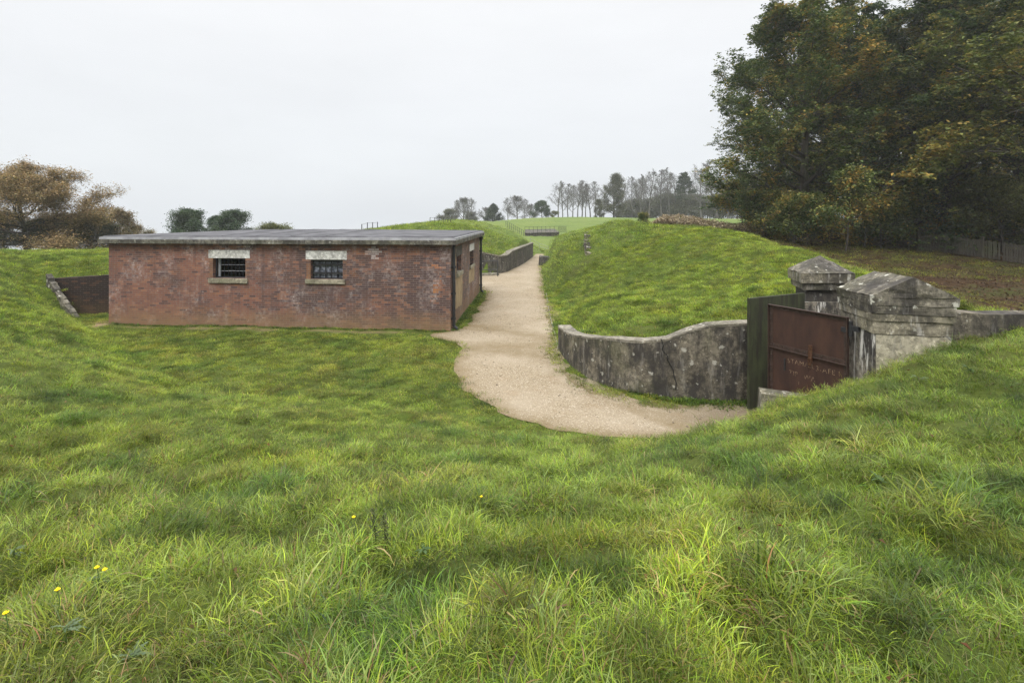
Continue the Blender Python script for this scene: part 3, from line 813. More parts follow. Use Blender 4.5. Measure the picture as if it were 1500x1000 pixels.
W2 = wthing('brick_retaining_wall', (-16, 20.5, 0), 'dark brick retaining wall against the left bank, with a raked stepped end beside the brick store', 'wall')
sweep_wall([(-18.3, 20.3, 1.42), (-16.9, 20.42, 1.50), (-15.35, 20.55, 1.60), (-15.3, 20.55, 1.52), (-13.9, 20.66, 1.50)], .34, -.2, M['brick_shaded'], 'wall_face', W2, seed=3, wob=.006)
M['step_brick'] = mat_brick('weathered_step_brick', red=(.125, .10, .08), dark=(.07, .06, .05), orange=(.14, .10, .075), white=.5, moss=.3, seed=17.)
# raked wing: stepped down the bank towards the yard
ln = []
x0, y0, z0 = -18.1, 20.0, 1.5; x1, y1, z1 = -16.35, 19.25, -.05
for i in range(9):
    t = i / 9; a = (x0 + (x1 - x0) * t, y0 + (y1 - y0) * t); t2 = (i + .93) / 9
    b_ = (x0 + (x1 - x0) * t2, y0 + (y1 - y0) * t2); z = z0 + (z1 - z0) * (t ** .85)
    ln += [(*a, z), (*b_, z - .13)]
sweep_wall([(x, y, z + .13) for x, y, z in ln], .20, -.3, M['cap'], 'raked_end', W2, seed=5, wob=.035, step=.25)

W3 = wthing('passage_wall', (-2, 35, 0), 'dark concrete wall behind the brick store, turning to follow the path into the distance', 'wall')
WL3 = [(-6.2, 33.95, 1.45), (-3.5, 34.5, 1.5), (-2.0, 34.85, 1.52), (-.95, 35.6, 1.22), (-.55, 36.5, 1.20), (-.2, 38.2, 1.38), (.4, 41, 1.45), (1.0, 44.5, 1.45), (1.9, 51, 1.42)]
sweep_wall([(x, y, z - .08) for x, y, z in WL3], .4, -.2, M['dark_wall'], 'wall_face', W3, seed=6, step=.6)
sweep_wall(WL3, .4, 0, M['coping'], 'coping', W3, over=.03, zlow=.085, seed=7, wob=.006, step=.6)
W4 = wthing('kerb_step', (-1.8, 33.6, 0), 'low pale stone step on the path at the foot of the dark wall', 'step')
mb = MB(); mb.hexa([(-3.6, 33.45, -.05), (-.85, 34.25, -.05), (-1.0, 34.75, -.05), (-3.7, 33.95, -.05)], [(-3.6, 33.47, .13), (-.87, 34.27, .13), (-1.0, 34.73, .13), (-3.7, 33.93, .13)])
mb.roughen(2, .012, 2, 3); mb.build('step_stone', M['coping'], W4)
R1 = wthing('metal_railing', (-2, 33.2, 0), 'thin two bar metal railing in front of the dark wall behind the brick store', 'railing')
ra = Vector((-3.4, 32.9, 0)); rb = Vector((-.95, 33.75, 0))
for t in (0, .5, 1):
    mb = MB(); p = ra.lerp(rb, t); mb.tube(p, p + Vector((0, 0, 1.05)), .03); mb.build('post', M['rail'], R1)
for z in (1.02, .45):
    mb = MB(); mb.tube(ra + Vector((0, 0, z)), rb + Vector((0, 0, z)), .024); mb.build('rail', M['rail'], R1)

# low wall stub and step on the right side of the path, vent shaft up the mound
S1 = wthing('stone_stub', (2.3, 43, 0), 'small dark broken stone block at the right edge of the far path', 'stone block')
mb = MB(); mb.hexa([(2.15, 41.2, -.1), (3.5, 41.6, -.1), (3.6, 42.4, -.1), (2.2, 42.3, -.1)], [(2.2, 41.25, .72), (3.3, 41.7, .62), (3.4, 42.3, .66), (2.25, 42.2, .78)])
mb.roughen(3, .04, 2, 1); mb.build('block', M['dark_wall'], S1)
mb = MB(); mb.hexa([(3.3, 41.5, .1), (5.0, 41.9, .3), (5.0, 42.4, .3), (3.4, 42.3, .1)], [(3.3, 41.5, .60), (5.0, 41.9, .92), (5.0, 42.4, .95), (3.4, 42.3, .66)])
mb.roughen(3, .05, 2, 5); mb.build('buried_wall', M['dark_wall'], S1)

def ground_at(px, py, y0=4, y1=70):
    """where the sight line through a picture point first meets the terrain"""
    ys = np.concatenate([np.arange(y0, 60, .1), np.arange(60, max(y1, 61), .5)]); ys = ys[ys <= y1]
    X = (px - 750) / 750 * ys; Z = CAMZ - (py - 320) / 750 * ys; Hh = height(X, ys)
    k = np.argmax(Hh >= Z)
    return (float(X[k]), float(ys[k]), float(Hh[k])) if Hh[k] >= Z[k] else None
S2 = None
pts = []
for py in (372, 366, 360, 354, 348, 343):
    g = ground_at(861.5, py, 20, 60)
    if g: pts.append(g)
if len(pts) >= 2:
    S2 = wthing('stone_steps', pts[0], 'narrow column of weathered pale stones showing through the turf on the mound', 'stones')
    for i, g in enumerate(pts):
        mb = MB(); w = .17 + .05 * random.random(); hgt = .12 + .1 * random.random()
        mb.box((g[0] + random.uniform(-.07, .07), g[1] + .05, g[2] + .0), (w * 1.7, .45, hgt * 1.6), None, .03); mb.roughen(2, .06, 4, i); mb.build('stone', M['stone_pier'] if i % 3 == 0 else M['cap'], S2)

# timber edging strip at the foot of the mound
EDG = [(1.30, 14.6), (1.37, 16.5), (1.42, 19), (1.55, 22.5), (1.70, 25.9)]
bm_ = None
tag(sweep_wall([(x + .03, y, .025 + .012 * math.sin(y * 3)) for x, y in EDG], .04, -.1, M['stone_pier'], 'path_edging', None, seed=8, wob=.01, step=.4), 'pale thin edging strip between gravel path and grassy mound', 'edging')

# ------------------------------------------------------------------ gate piers
def pier(name, c0, ux, wx, uy, wy, zb, courses, capfn, label, matb, matc):
    """c0 near-left corner; ux, uy unit dirs; courses: list of (z0,z1,out)"""
    T = wthing(name, (c0[0], c0[1], 0), label, 'gate pier')
    ux = Vector(ux); uy = Vector(uy); c0 = Vector((*c0, 0))
    def rect(o, z): return [c0 + ux * a + uy * b + Vector((0, 0, z)) for a, b in ((-o, -o), (wx + o, -o), (wx + o, wy + o), (-o, wy + o))]
    for i, (z0, z1, o, nm, mt) in enumerate(courses):
        mb = MB(); mb.hexa(rect(o, z0), rect(o, z1)); mb.roughen(3, .020, 3.5, i + 3); mb.build(nm, mt, T)
    capfn(rect, T, c0, ux, uy)
    return T
def norm2(x, y): l = math.hypot(x, y); return (x / l, y / l, 0)
# near pier: gabled cap
def cap_gable(rect, T, c0, ux, uy):
    r = rect(.065, 2.62)
    ap = .30
    a = (r[0] + r[1]) / 2 + Vector((0, 0, ap)); b = (r[3] + r[2]) / 2 + Vector((0, 0, ap))
    bm = bmesh.new()
    V = [bm.verts.new(p) for p in (r[0], r[1], r[2], r[3], a, b)]
    for q in ((0, 1, 4), (1, 2, 5, 4), (2, 3, 5), (3, 0, 4, 5), (3, 2, 1, 0)): bm.faces.new([V[i] for i in q])
    mb = MB(); mb.bm.free(); mb.bm = bm; mb.roughen(4, .024, 4, 9)
    mb.build('gabled_cap', M['cap'], T)
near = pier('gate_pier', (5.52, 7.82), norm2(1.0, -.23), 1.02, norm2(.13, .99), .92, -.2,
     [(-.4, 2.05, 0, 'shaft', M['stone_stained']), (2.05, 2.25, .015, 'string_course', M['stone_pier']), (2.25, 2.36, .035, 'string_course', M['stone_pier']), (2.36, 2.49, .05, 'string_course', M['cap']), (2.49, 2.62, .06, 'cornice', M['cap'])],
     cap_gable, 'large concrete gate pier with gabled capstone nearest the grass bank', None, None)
def cap_pyr(rect, T, c0, ux, uy):
    r = rect(.10, 2.64); c = sum(r, Vector()) / 4 + Vector((0, 0, .34))
    bm = bmesh.new(); V = [bm.verts.new(p) for p in (*r, c)]
    for q in ((0, 1, 4), (1, 2, 4), (2, 3, 4), (3, 0, 4), (3, 2, 1, 0)): bm.faces.new([V[i] for i in q])
    mb = MB(); mb.bm.free(); mb.bm = bm; mb.roughen(4, .024, 4, 2)
    mb.build('pyramid_cap', M['cap'], T)
far = pier('gate_pier', (6.24, 10.92), norm2(1, 0), .95, norm2(.27, .963), .95, -.2,
     [(-.4, 2.02, .03, 'plinth', M['stone_stained']), (2.02, 2.28, -.04, 'shaft', M['black_stone']), (2.28, 2.43, .04, 'string_course', M['cap']), (2.43, 2.64, .09, 'cornice', M['stone_pier'])],
     cap_pyr, 'concrete gate pier with pyramid capstone on the far side of the gate', None, None)
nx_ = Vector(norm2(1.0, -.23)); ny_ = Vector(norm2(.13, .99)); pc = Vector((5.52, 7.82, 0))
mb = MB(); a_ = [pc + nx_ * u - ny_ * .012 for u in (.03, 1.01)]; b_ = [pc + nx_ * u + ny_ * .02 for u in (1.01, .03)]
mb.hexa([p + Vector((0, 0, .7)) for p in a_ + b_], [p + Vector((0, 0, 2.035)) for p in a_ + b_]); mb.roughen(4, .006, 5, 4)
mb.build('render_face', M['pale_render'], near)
# wall running on from the near pier to the right
W5 = wthing('boundary_wall', (7, 7.6, 0), 'low concrete wall running from the gabled pier to the right edge of the picture', 'wall')
sweep_wall([(6.55, 7.98, 2.36), (8, 7.85, 2.35), (9.5, 7.8, 2.28), (12.5, 7.9, 2.1)], .34, .2, M['stone_wall'], 'wall_face', W5, seed=11)
W6 = wthing('passage_side_wall', (7.4, 11.3, 0), 'low concrete wall holding the mound behind the pyramid topped pier', 'wall')
sweep_wall([(7.2, 11.35, 1.75), (9.8, 11.2, 1.75)], .3, -.2, M['stone_wall'], 'wall_face', W6, seed=12)
# wing block in front of the gate
W7 = wthing('wing_block', (4.6, 8.7, 0), 'low concrete block at the foot of the rusty gate, half buried in grass', 'concrete block')
mb = MB(); mb.hexa([(4.22, 8.78, -.2), (5.5, 8.05, -.2), (5.5, 8.55, -.2), (4.33, 9.12, -.2)], [(4.27, 8.78, .80), (5.5, 8.08, .80), (5.5, 8.5, .80), (4.36, 9.06, .82)])
mb.roughen(4, .014, 3, 2); mb.build('block', M['stone_pier'], W7)

# ------------------------------------------------------------------ gate leaves
def leaf_matrix(hx, hy, ex, ey):
    d = Vector((ex - hx, ey - hy, 0)).normalized(); n = Vector((-d.y, d.x, 0))
    return Matrix(((d.x, n.x, 0, hx), (d.y, n.y, 0, hy), (0, 0, 1, 0), (0, 0, 0, 1))), math.hypot(ex - hx, ey - hy)
def gate(hx, hy, ex, ey, z0, z1, mplate, label, side, detail):
    Mx, L = leaf_matrix(hx, hy, ex, ey)
    T = wthing('gate_leaf', (hx, hy, 0), label, 'gate', 'pair of iron gate leaves')
    mb = MB(); ubox(mb, Mx, 0, L, -.006, .006, z0, z1); pl = mb.build('plate', mplate, T)
    zm = 1.46
    mb = MB()
    for s in (side,):
        a, b = (.006, .055) if s > 0 else (-.055, -.006)
        a2, b2 = (.006, .016) if s > 0 else (-.016, -.006)
        # angle irons: flange on the plate and upstanding leg
        for u0, u1, v0, v1 in ((0, L, z1 - .075, z1), (0, L, z0, z0 + .075)):
            ubox(mb, Mx, u0, u1, a2, b2, v0, v1)
        ubox(mb, Mx, 0, L, *((b2, b) if s > 0 else (a, a2)), z1 - .012, z1 + .002)
        ubox(mb, Mx, 0, L, *((b2, b) if s > 0 else (a, a2)), z0, z0 + .012)
        for u0, u1 in ((0, .075), (L - .075, L)):
            ubox(mb, Mx, u0, u1, a2, b2, z0 + .077, z1 - .077)
        ubox(mb, Mx, .001, .012, *((b2, b) if s > 0 else (a, a2)), z0 + .013, z1 - .013)
        ubox(mb, Mx, L - .012, L - .001, *((b2, b) if s > 0 else (a, a2)), z0 + .013, z1 - .013)
    mbf = mb
    mb = MB()
    a2, b2 = (.006, .018) if side > 0 else (-.018, -.006)
    ubox(mb, Mx, .077, L - .077, a2, b2, zm - .05, zm + .03)
    ubox(mb, Mx, .02, L - .02, *((b2, b2 + .035) if side > 0 else (a2 - .035, a2)), zm - .05, zm - .038)
    mb.build('mid_rail', M['rust_rail'] if detail else mplate, T)
    mb = mbf
    def rivet(u, z, off):
        p = Mx @ Vector((u, side * off, z)); q = Mx @ Vector((u, side * (off + .014), z)); mb.tube(p, q, .016, .009, n=6)
    u = .04
    while u < L:
        rivet(u, z1 - .045, .016); rivet(u, z0 + .04, .016); rivet(u, zm, .018); u += .10
    z = z0 + .1
    while z < z1 - .08:
        rivet(.04, z, .016); rivet(L - .04, z, .016); z += .095
    mb.build('frame', M['rust_rail'] if detail else mplate, T)
    return T, Mx, L, zm
HG = (6.16, 10.78); EG = (4.66, 10.05)
gate(*HG, *EG, .06, 2.23, M['algae'], 'green stained iron gate leaf standing open beside the retaining wall', -1, False)
# thickness of the closing edge seen end on
HB = (5.46, 8.30); EB = (4.83, 9.60)
GB, MG, LG, zm = gate(*HB, *EB, .12, 2.20, M['rust'], 'rusty brown iron gate leaf with scratched lettering, hung on the gabled pier', 1, True)
mb = MB()
ub = LG * .42
ubox(mb, MG, ub - .035, ub + .035, .055, .075, zm - .14, zm + .16, .008)
mb.tube(MG @ Vector((ub, .075, zm - .10)), MG @ Vector((ub, .10, zm - .10)), .03, n=10)
ubox(mb, MG, ub - .03, ub + .03, .078, .10, zm - .19, zm - .05, .012)
mb.tube(MG @ Vector((ub, .07, zm + .12)), MG @ Vector((ub, .09, zm + .12)), .022, n=8)
mb.build('hasp', M['rust_orange'], GB)
mb = MB(); us = LG * .78
ubox(mb, MG, us - .012, us + .012, .006, .02, zm - .42, zm - .2); mb.build('bolt_slot', M['iron'], GB)
mb = MB(); ubox(mb, MG, .0, .11, -.02, .03, 1.95, 2.03); mb.tube(MG @ Vector((-.03, 0, 1.9)), MG @ Vector((-.03, 0, 2.14)), .03); ubox(mb, MG, -.16, -.03, -.02, .02, 1.99, 2.07); mb.build('hinge', M['iron'], GB)

def writing(lines, Mx, parent):
    allv = []
    fn = []
    for txt, u, z, s, tilt in lines:
        cu = bpy.data.curves.new('t', 'FONT'); cu.body = txt; cu.size = s; cu.extrude = .0008; cu.space_character = 1.12
        cu.offset = -.003 * s / .14
        ob = bpy.data.objects.new('t', cu); COL.objects.link(ob)
        dg = bpy.context.evaluated_depsgraph_get(); dg.update()
        me = bpy.data.meshes.new_from_object(ob.evaluated_get(dg))
        bpy.data.objects.remove(ob); bpy.data.curves.remove(cu)
        bm = bmesh.new(); bm.from_mesh(me); bpy.data.meshes.remove(me)
        # drop part of the strokes so that it reads as worn scratches
        bmesh.ops.triangulate(bm, faces=bm.faces); bmesh.ops.subdivide_edges(bm, edges=[e for e in bm.edges if e.calc_length() > .02], cuts=2)
        from mathutils import noise
        dead = [f for f in bm.faces if noise.noise(f.calc_center_median() * 22 + Vector((u * 5, z * 9, 0))) > .24]
        bmesh.ops.delete(bm, geom=dead, context='FACES')
        R_ = Matrix.Rotation(tilt, 4, 'Z')
        for v in bm.verts:
            p = R_ @ v.co; p += noise.noise_vector(v.co * 14) * .007
            v.co = Mx @ Vector((u - p.x, .0085 + v.co.z, z + p.y))
        off = len(allv); bm.verts.index_update()
        allv += [tuple(v.co) for v in bm.verts]; fn += [[off + v.index for v in f.verts] for f in bm.faces]
        bm.free()
    me = bpy.data.meshes.new('scratched_writing'); me.from_pydata(allv, [], fn); me.update()
    pl = next(c for c in parent.children if c.name.startswith('plate'))
    bm = bmesh.new(); bm.from_mesh(pl.data); n0 = len(bm.faces); bm.from_mesh(me); bm.faces.ensure_lookup_table()
    for f in bm.faces[n0:]: f.material_index = 1
    bm.to_mesh(pl.data); bm.free(); pl.data.materials.append(M['chalk']); bpy.data.meshes.remove(me)
writing([('STAMFEL', LG * .74, zm - .26, .115, .02), ('3-AFE I', LG * .38, zm - .27, .125, .02),
         ('TIP', LG * .72, zm - .46, .11, 0), ('WA', LG * .53, zm - .47, .12, 0), ('(F =', LG * .28, zm - .50, .12, 0), ('I', LG * .60, zm - .62, .11, 0)], MG, GB)
#@@PART3
# ------------------------------------------------------------------ trees
def rot_about(v, axis_, a):
    return Matrix.Rotation(a, 3, axis_) @ v
def perp(v, r):
    a = Vector((r.gauss(0, 1), r.gauss(0, 1), r.gauss(0, 1))); a -= v * a.dot(v); return a.normalized()

def limb(r, p, d, L, r0, r1, n, wig, lift, segs, lev):
    """wiggly tapering limb; returns its nodes [(p, d, radius)]"""
    nodes = []; st = L / n
    for i in range(n):
        d = (d + perp(d, r) * wig + Vector((0, 0, lift))).normalized()
        q = p + d * st
        ra = r0 + (r1 - r0) * i / n; rb = r0 + (r1 - r0) * (i + 1) / n
        segs.append((p, q, ra, rb, lev)); nodes.append((q, d, rb)); p = q
    return nodes

def skeleton(seed, H, R, r0, base=.2, nprim=16, low=.0, steep=(.15, 1.1), nsec=5, nter=4, wig=.14, lift=.05, nquat=0, env=None, lean=0., top=.15, secl=.5, droop=0., forks=1):
    r = random.Random(seed); segs = []; tips = []
    env = env or (lambda t: math.sin(PI * min(1, .12 + .88 * t) ** .8) ** .6)
    d0 = Vector((lean, r.uniform(-.05, .05), 1)).normalized()
    tr = limb(r, Vector((0, 0, -.3)), d0, H * .93 + .3, r0, r0 * top, 14, .05, .06, segs, 0)
    def tpos(h):
        k = max(0, min(len(tr) - 1, int(h / (H * .93) * len(tr)))); return tr[k]
    ga = r.uniform(0, 6.28)
    for i in range(nprim):
        t = (i + r.random()) / nprim; h = H * (base + (.97 - base) * t)
        p, d, rad = tpos(h); p = Vector((p.x, p.y, h * .93))
        ga += 2.4 + r.uniform(-.4, .4)
        el = steep[0] + (steep[1] - steep[0]) * t + r.uniform(-.15, .15)
        dv = Vector((math.cos(ga) * math.cos(el), math.sin(ga) * math.cos(el), math.sin(el)))
        L = R * env(t) * r.uniform(.8, 1.12)
        if L < .3: continue
        pr = limb(r, p, dv, L, max(rad * .55, .02), .012 + .01 * r0, 7, wig, lift - droop * (1 - t), segs, 1)
        for j, (q, dq, rq) in enumerate(pr):
            if j < 1: continue
            if j == len(pr) - 1: tips.append((q, dq))
            for _ in range(nsec if j > 1 else max(1, nsec - 2)):
                if r.random() < .25: continue
                dv2 = rot_about(dq, perp(dq, r), r.uniform(.5, 1.15)); dv2.z = dv2.z * .7 + .06; dv2.normalize()
                L2 = L * secl * r.uniform(.45, 1) * (1 - .55 * j / len(pr))
                se = limb(r, q, dv2, L2, max(rq * .6, .009), .006, 4, wig * 1.3, lift, segs, 2)
                for k, (q2, d2, r2) in enumerate(se):
                    tips.append((q2, d2))
                    for _2 in range(nter):
                        if r.random() < .3: continue
                        dv3 = rot_about(d2, perp(d2, r), r.uniform(.4, 1.1))
                        L3 = L2 * r.uniform(.25, .6) + .12
                        te = limb(r, q2, dv3, L3, max(r2 * .7, .006), .004, 2, wig * 1.5, lift, segs, 3)
                        tips.append((te[-1][0], te[-1][1]))
                        for _3 in range(nquat):
                            dv4 = rot_about(te[0][1], perp(te[0][1], r), r.uniform(.3, .9))
                            limb(r, te[r.randrange(2)][0], dv4, L3 * r.uniform(.4, .9), .006, .003, 1, 0, 0, segs, 3)
    return segs, tips

def tubes(name, segs, thick=1.0, minr=0.):
    V = []; F = []; 
    A = np.array([[*s[0], *s[1], max(s[2] * thick, minr), max(s[3] * thick, minr * .7)] for s in segs]); lev = np.array([s[4] for s in segs])
    out_v = []; out_f = []; off = 0
    for lv, k in ((0, 9), (1, 6), (2, 4), (3, 3)):
        a = A[lev == lv]
        if not len(a): continue
        d = a[:, 3:6] - a[:, :3]; d /= np.linalg.norm(d, axis=1)[:, None] + 1e-9
        h = np.where(np.abs(d[:, 2:3]) > .9, np.array([[1., 0, 0]]), np.array([[0, 0, 1.]]))
        u = np.cross(h, d); u /= np.linalg.norm(u, axis=1)[:, None] + 1e-9; v = np.cross(d, u)
        an = 2 * PI * np.arange(k) / k
        ring = np.cos(an)[None, :, None] * u[:, None, :] + np.sin(an)[None, :, None] * v[:, None, :]
        p0 = a[:, None, :3] + ring * a[:, 6][:, None, None]; p1 = a[:, None, 3:6] + d[:, None, :] * a[:, 7][:, None, None] * .3 + ring * a[:, 7][:, None, None]
        n = len(a); out_v.append(np.concatenate([p0, p1], 1).reshape(-1, 3))
        b = off + (np.arange(n) * 2 * k)[:, None]; i = np.arange(k)[None, :]; j = (i + 1) % k
        out_f.append(np.stack([b + i, b + j, b + j + k, b + i + k], 2).reshape(-1, 4)); off += n * 2 * k
    return np_mesh(name, np.concatenate(out_v), np.concatenate(out_f))

PAL = {
 'oakwood': [((.058, .090, .022), 4), ((.110, .135, .032), 4), ((.19, .19, .046), 2.6), ((.27, .22, .048), 1.0), ((.33, .21, .042), .3)],
 'beech': [((.040, .070, .022), 5), ((.082, .114, .030), 4), ((.15, .162, .042), 2.0), ((.23, .20, .048), .5)],
 'gold': [((.095, .12, .028), 3), ((.165, .17, .038), 3), ((.24, .205, .044), 2.0), ((.29, .20, .042), .7)],
 'autumn': [((.25, .18, .085), 4), ((.30, .195, .085), 3), ((.19, .165, .075), 3), ((.36, .26, .12), 1.5)],
 'brown': [((.20, .155, .085), 4), ((.25, .165, .08), 2), ((.15, .135, .07), 3)],
 'ever': [((.030, .058, .026), 5), ((.045, .076, .034), 4), ((.065, .096, .042), 2)],
 'yew': [((.030, .044, .028), 4), ((.045, .06, .036), 3)],
 'olive': [((.10, .115, .035), 4), ((.15, .15, .045), 3), ((.075, .09, .03), 3)],
 'hedge': [((.085, .092, .052), 4), ((.125, .115, .065), 3), ((.07, .078, .044), 3)],
}
def leaves(name, tips, N, size, pal, seed, sig=.45, flat=.6, jit=.25, asp=.6, up=.75):
    g = np.random.default_rng(seed)
    T = np.array([t[0] for t in tips]); k = g.integers(0, len(T), N)
    off = g.normal(0, sig, (N, 3)); off[:, 2] *= flat
    c = T[k] + off
    nrm = g.normal(0, 1, (N, 3)); nrm /= np.linalg.norm(nrm, axis=1)[:, None]; nrm[:, 2] = np.abs(nrm[:, 2]) + up; nrm /= np.linalg.norm(nrm, axis=1)[:, None]
    a = g.normal(0, 1, (N, 3)); a -= nrm * (a * nrm).sum(1)[:, None]; a /= np.linalg.norm(a, axis=1)[:, None]; b = np.cross(nrm, a)
    L = size * g.uniform(.6, 1.35, N)[:, None]; Wd = L * asp
    fold = nrm * Wd * g.uniform(-.05, .25, N)[:, None]
    droop = np.array([[0, 0, -1.]]) * L * .12
    V = np.stack([c - a * L * .5, c + b * Wd * .5 + fold, c + a * L * .5 + droop, c - b * Wd * .5 + fold], 1).reshape(-1, 3)
    i = np.arange(N) * 4
    F = np.concatenate([np.stack([i, i + 1, i + 2], 1), np.stack([i, i + 2, i + 3], 1)])
    cols = np.array([p[0] for p in PAL[pal]]); w = np.array([p[1] for p in PAL[pal]], float); w /= w.sum(); cw = np.cumsum(w)
    # leaves of one bough share a colour: noise over the crown chooses, single leaves stray
    s = 3.1 * size ** -.0
    n1 = vnoise(c[:, 0] / 1.7 + c[:, 2] * .31, c[:, 1] / 1.7 + c[:, 2] / 1.4, seed) * .6 + vnoise(c[:, 0] / .6 + 9, c[:, 1] / .6 + c[:, 2] / .5, seed + 3) * .4
    rk = np.argsort(np.argsort(n1)) / N
    q = np.clip(rk + g.normal(0, jit, N), 0, .999); q = np.abs(q)
    ci = np.searchsorted(cw, np.clip(q, 0, .9999)); ci = np.clip(ci, 0, len(cols) - 1)
    col = cols[ci] * g.uniform(.65, 1.4, N)[:, None]
    me = np_mesh(name, V, F); set_col(me, 'col', np.repeat(col, 4, 0)); return me

TREE = {}
def make_tree(key, bark, pal=None, N=0, size=.2, sig=.45, flat=.6, thick=1., minr=0., asp=.6, up=.75, **kw):
    segs, tips = skeleton(**kw)
    if pal is None:
        tm = tubes('trunk', [s for s in segs if s[4] <= 1], thick); cm = tubes('crown', [s for s in segs if s[4] > 1], thick, minr)
        tm.materials.append(bark); cm.materials.append(bark)
    else:
        tm = tubes('trunk', segs, thick, minr); tm.materials.append(bark)
        hi = [t for t in tips]
        cm = leaves('crown', hi, N, size, pal, kw['seed'], sig, flat, asp=asp, up=up); cm.materials.append(M['leaf'])
    TREE[key] = (tm, cm)
def plant_tree(key, name, X, Y, s, rz, label, cat='tree', group=None, z=None, sz=None):
    zz = float(height(np.array([X]), np.array([Y]))[0]) if z is None else z
    e = empty(name, (X, Y, zz), label, cat, group, rz); e.scale = (s, s, sz or s)
    tm, cm = TREE[key]
    for nm, m in (('trunk', tm), ('crown', cm)):
        o = bpy.data.objects.new(nm, m); COL.objects.link(o); o.parent = e
    return e
ov = lambda t: (math.sin(PI * (.18 + .80 * t)) ** .55)
dome = lambda t: max(.12, (1 - t ** 2.2)) ** .75
full = lambda t: max(.1, (1 - t ** 3)) ** .7
make_tree('oakA', M['bark'], 'oakwood', 70000, .25, sig=.19, flat=.45, up=1.1, seed=11, H=20, R=8.4, r0=.42, base=.07, nprim=34, steep=(.0, 1.05), nsec=4, nter=3, env=full, secl=.42)
make_tree('oakB', M['bark'], 'beech', 70000, .25, sig=.21, flat=.25, up=1.1, seed=23, H=21, R=8.0, r0=.40, base=.08, nprim=34, steep=(-.02, 1.0), nsec=4, nter=3, env=full, secl=.42, droop=.05)
make_tree('oakC', M['bark'], 'gold', 56000, .25, sig=.19, flat=.45, up=1.1, seed=37, H=19, R=8.6, r0=.40, base=.22, nprim=24, steep=(.05, 1.0), nsec=4, nter=3, env=dome, secl=.42, wig=.2)
make_tree('autumn', M['bark'], 'autumn', 120000, .19, sig=.34, seed=41, H=9, R=8.6, r0=.34, base=.12, nprim=28, steep=(-.12, 1.15), nsec=4, nter=3, env=dome, secl=.42, wig=.22, nquat=1, minr=.012)
make_tree('brownbush', M['bark'], 'brown', 14000, .17, sig=.3, seed=43, H=4.6, R=3.3, r0=.10, base=.05, nprim=10, steep=(.4, 1.3), nsec=4, nter=3, env=dome, minr=.01)
make_tree('evergreen', M['bark'], 'ever', 26000, .22, sig=.34, seed=47, H=7, R=3.7, r0=.2, base=.12, nprim=13, steep=(.1, 1.2), nsec=4, nter=3, env=dome)
make_tree('yew', M['bark'], 'yew', 22000, .24, sig=.3, seed=53, H=7, R=3.4, r0=.2, base=.04, nprim=24, steep=(.2, 1.1), nsec=4, nter=3, env=lambda t: max(.05, 1 - t) ** .8)
make_tree('olive', M['bark'], 'olive', 16000, .2, sig=.32, seed=59, H=5, R=3.5, r0=.14, base=.06, nprim=11, steep=(.2, 1.2), nsec=4, nter=3, env=dome)
make_tree('shrub', M['bark'], 'oakwood', 14000, .17, sig=.3, seed=61, H=3.4, R=2.4, r0=.09, base=.03, nprim=18, steep=(.2, 1.2), nsec=4, nter=3, env=dome)
make_tree('goldshrub', M['bark'], 'oakwood', 9000, .17, sig=.28, seed=67, H=4.4, R=2.8, r0=.07, base=.2, nprim=9, steep=(.1, 1.1), nsec=4, nter=3, env=dome)
make_tree('ivytree', M['bark'], 'hedge', 26000, .26, sig=.42, seed=71, H=13, R=3.7, r0=.28, base=.04, nprim=30, steep=(.3, 1.15), nsec=3, nter=3, env=lambda t: .55 + .45 * math.sin(PI * min(1, .2 + t * .8)) - .35 * max(0, t - .75) * 4 * .5, minr=.02)
make_tree('conifer', M['bark'], 'yew', 16000, .25, sig=.28, flat=.3, seed=73, H=14, R=3.0, r0=.24, base=.42, nprim=30, steep=(-.15, .5), nsec=4, nter=2, env=lambda t: max(.08, 1 - t) ** .6)
make_tree('hedge', M['bark'], 'hedge', 16000, .24, sig=.4, seed=79, H=5, R=4.0, r0=.12, base=.03, nprim=12, steep=(.3, 1.3), nsec=4, nter=3, env=dome, minr=.015)
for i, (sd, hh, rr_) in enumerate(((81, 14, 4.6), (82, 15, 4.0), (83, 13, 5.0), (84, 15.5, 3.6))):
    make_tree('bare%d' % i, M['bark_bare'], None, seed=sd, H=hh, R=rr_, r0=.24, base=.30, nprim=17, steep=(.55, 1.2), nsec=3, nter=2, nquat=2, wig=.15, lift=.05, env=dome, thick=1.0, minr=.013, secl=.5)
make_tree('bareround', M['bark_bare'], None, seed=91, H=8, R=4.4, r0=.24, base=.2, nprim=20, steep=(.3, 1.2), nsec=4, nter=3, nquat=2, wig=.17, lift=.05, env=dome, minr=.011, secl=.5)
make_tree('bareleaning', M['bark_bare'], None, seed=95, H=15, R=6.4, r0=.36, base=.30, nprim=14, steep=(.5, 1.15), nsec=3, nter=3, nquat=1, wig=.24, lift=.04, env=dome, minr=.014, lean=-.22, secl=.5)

G1 = 'tall broadleaf trees of the wood behind the fence'
def at_px(px, Y): return (px - 750) / 750 * Y
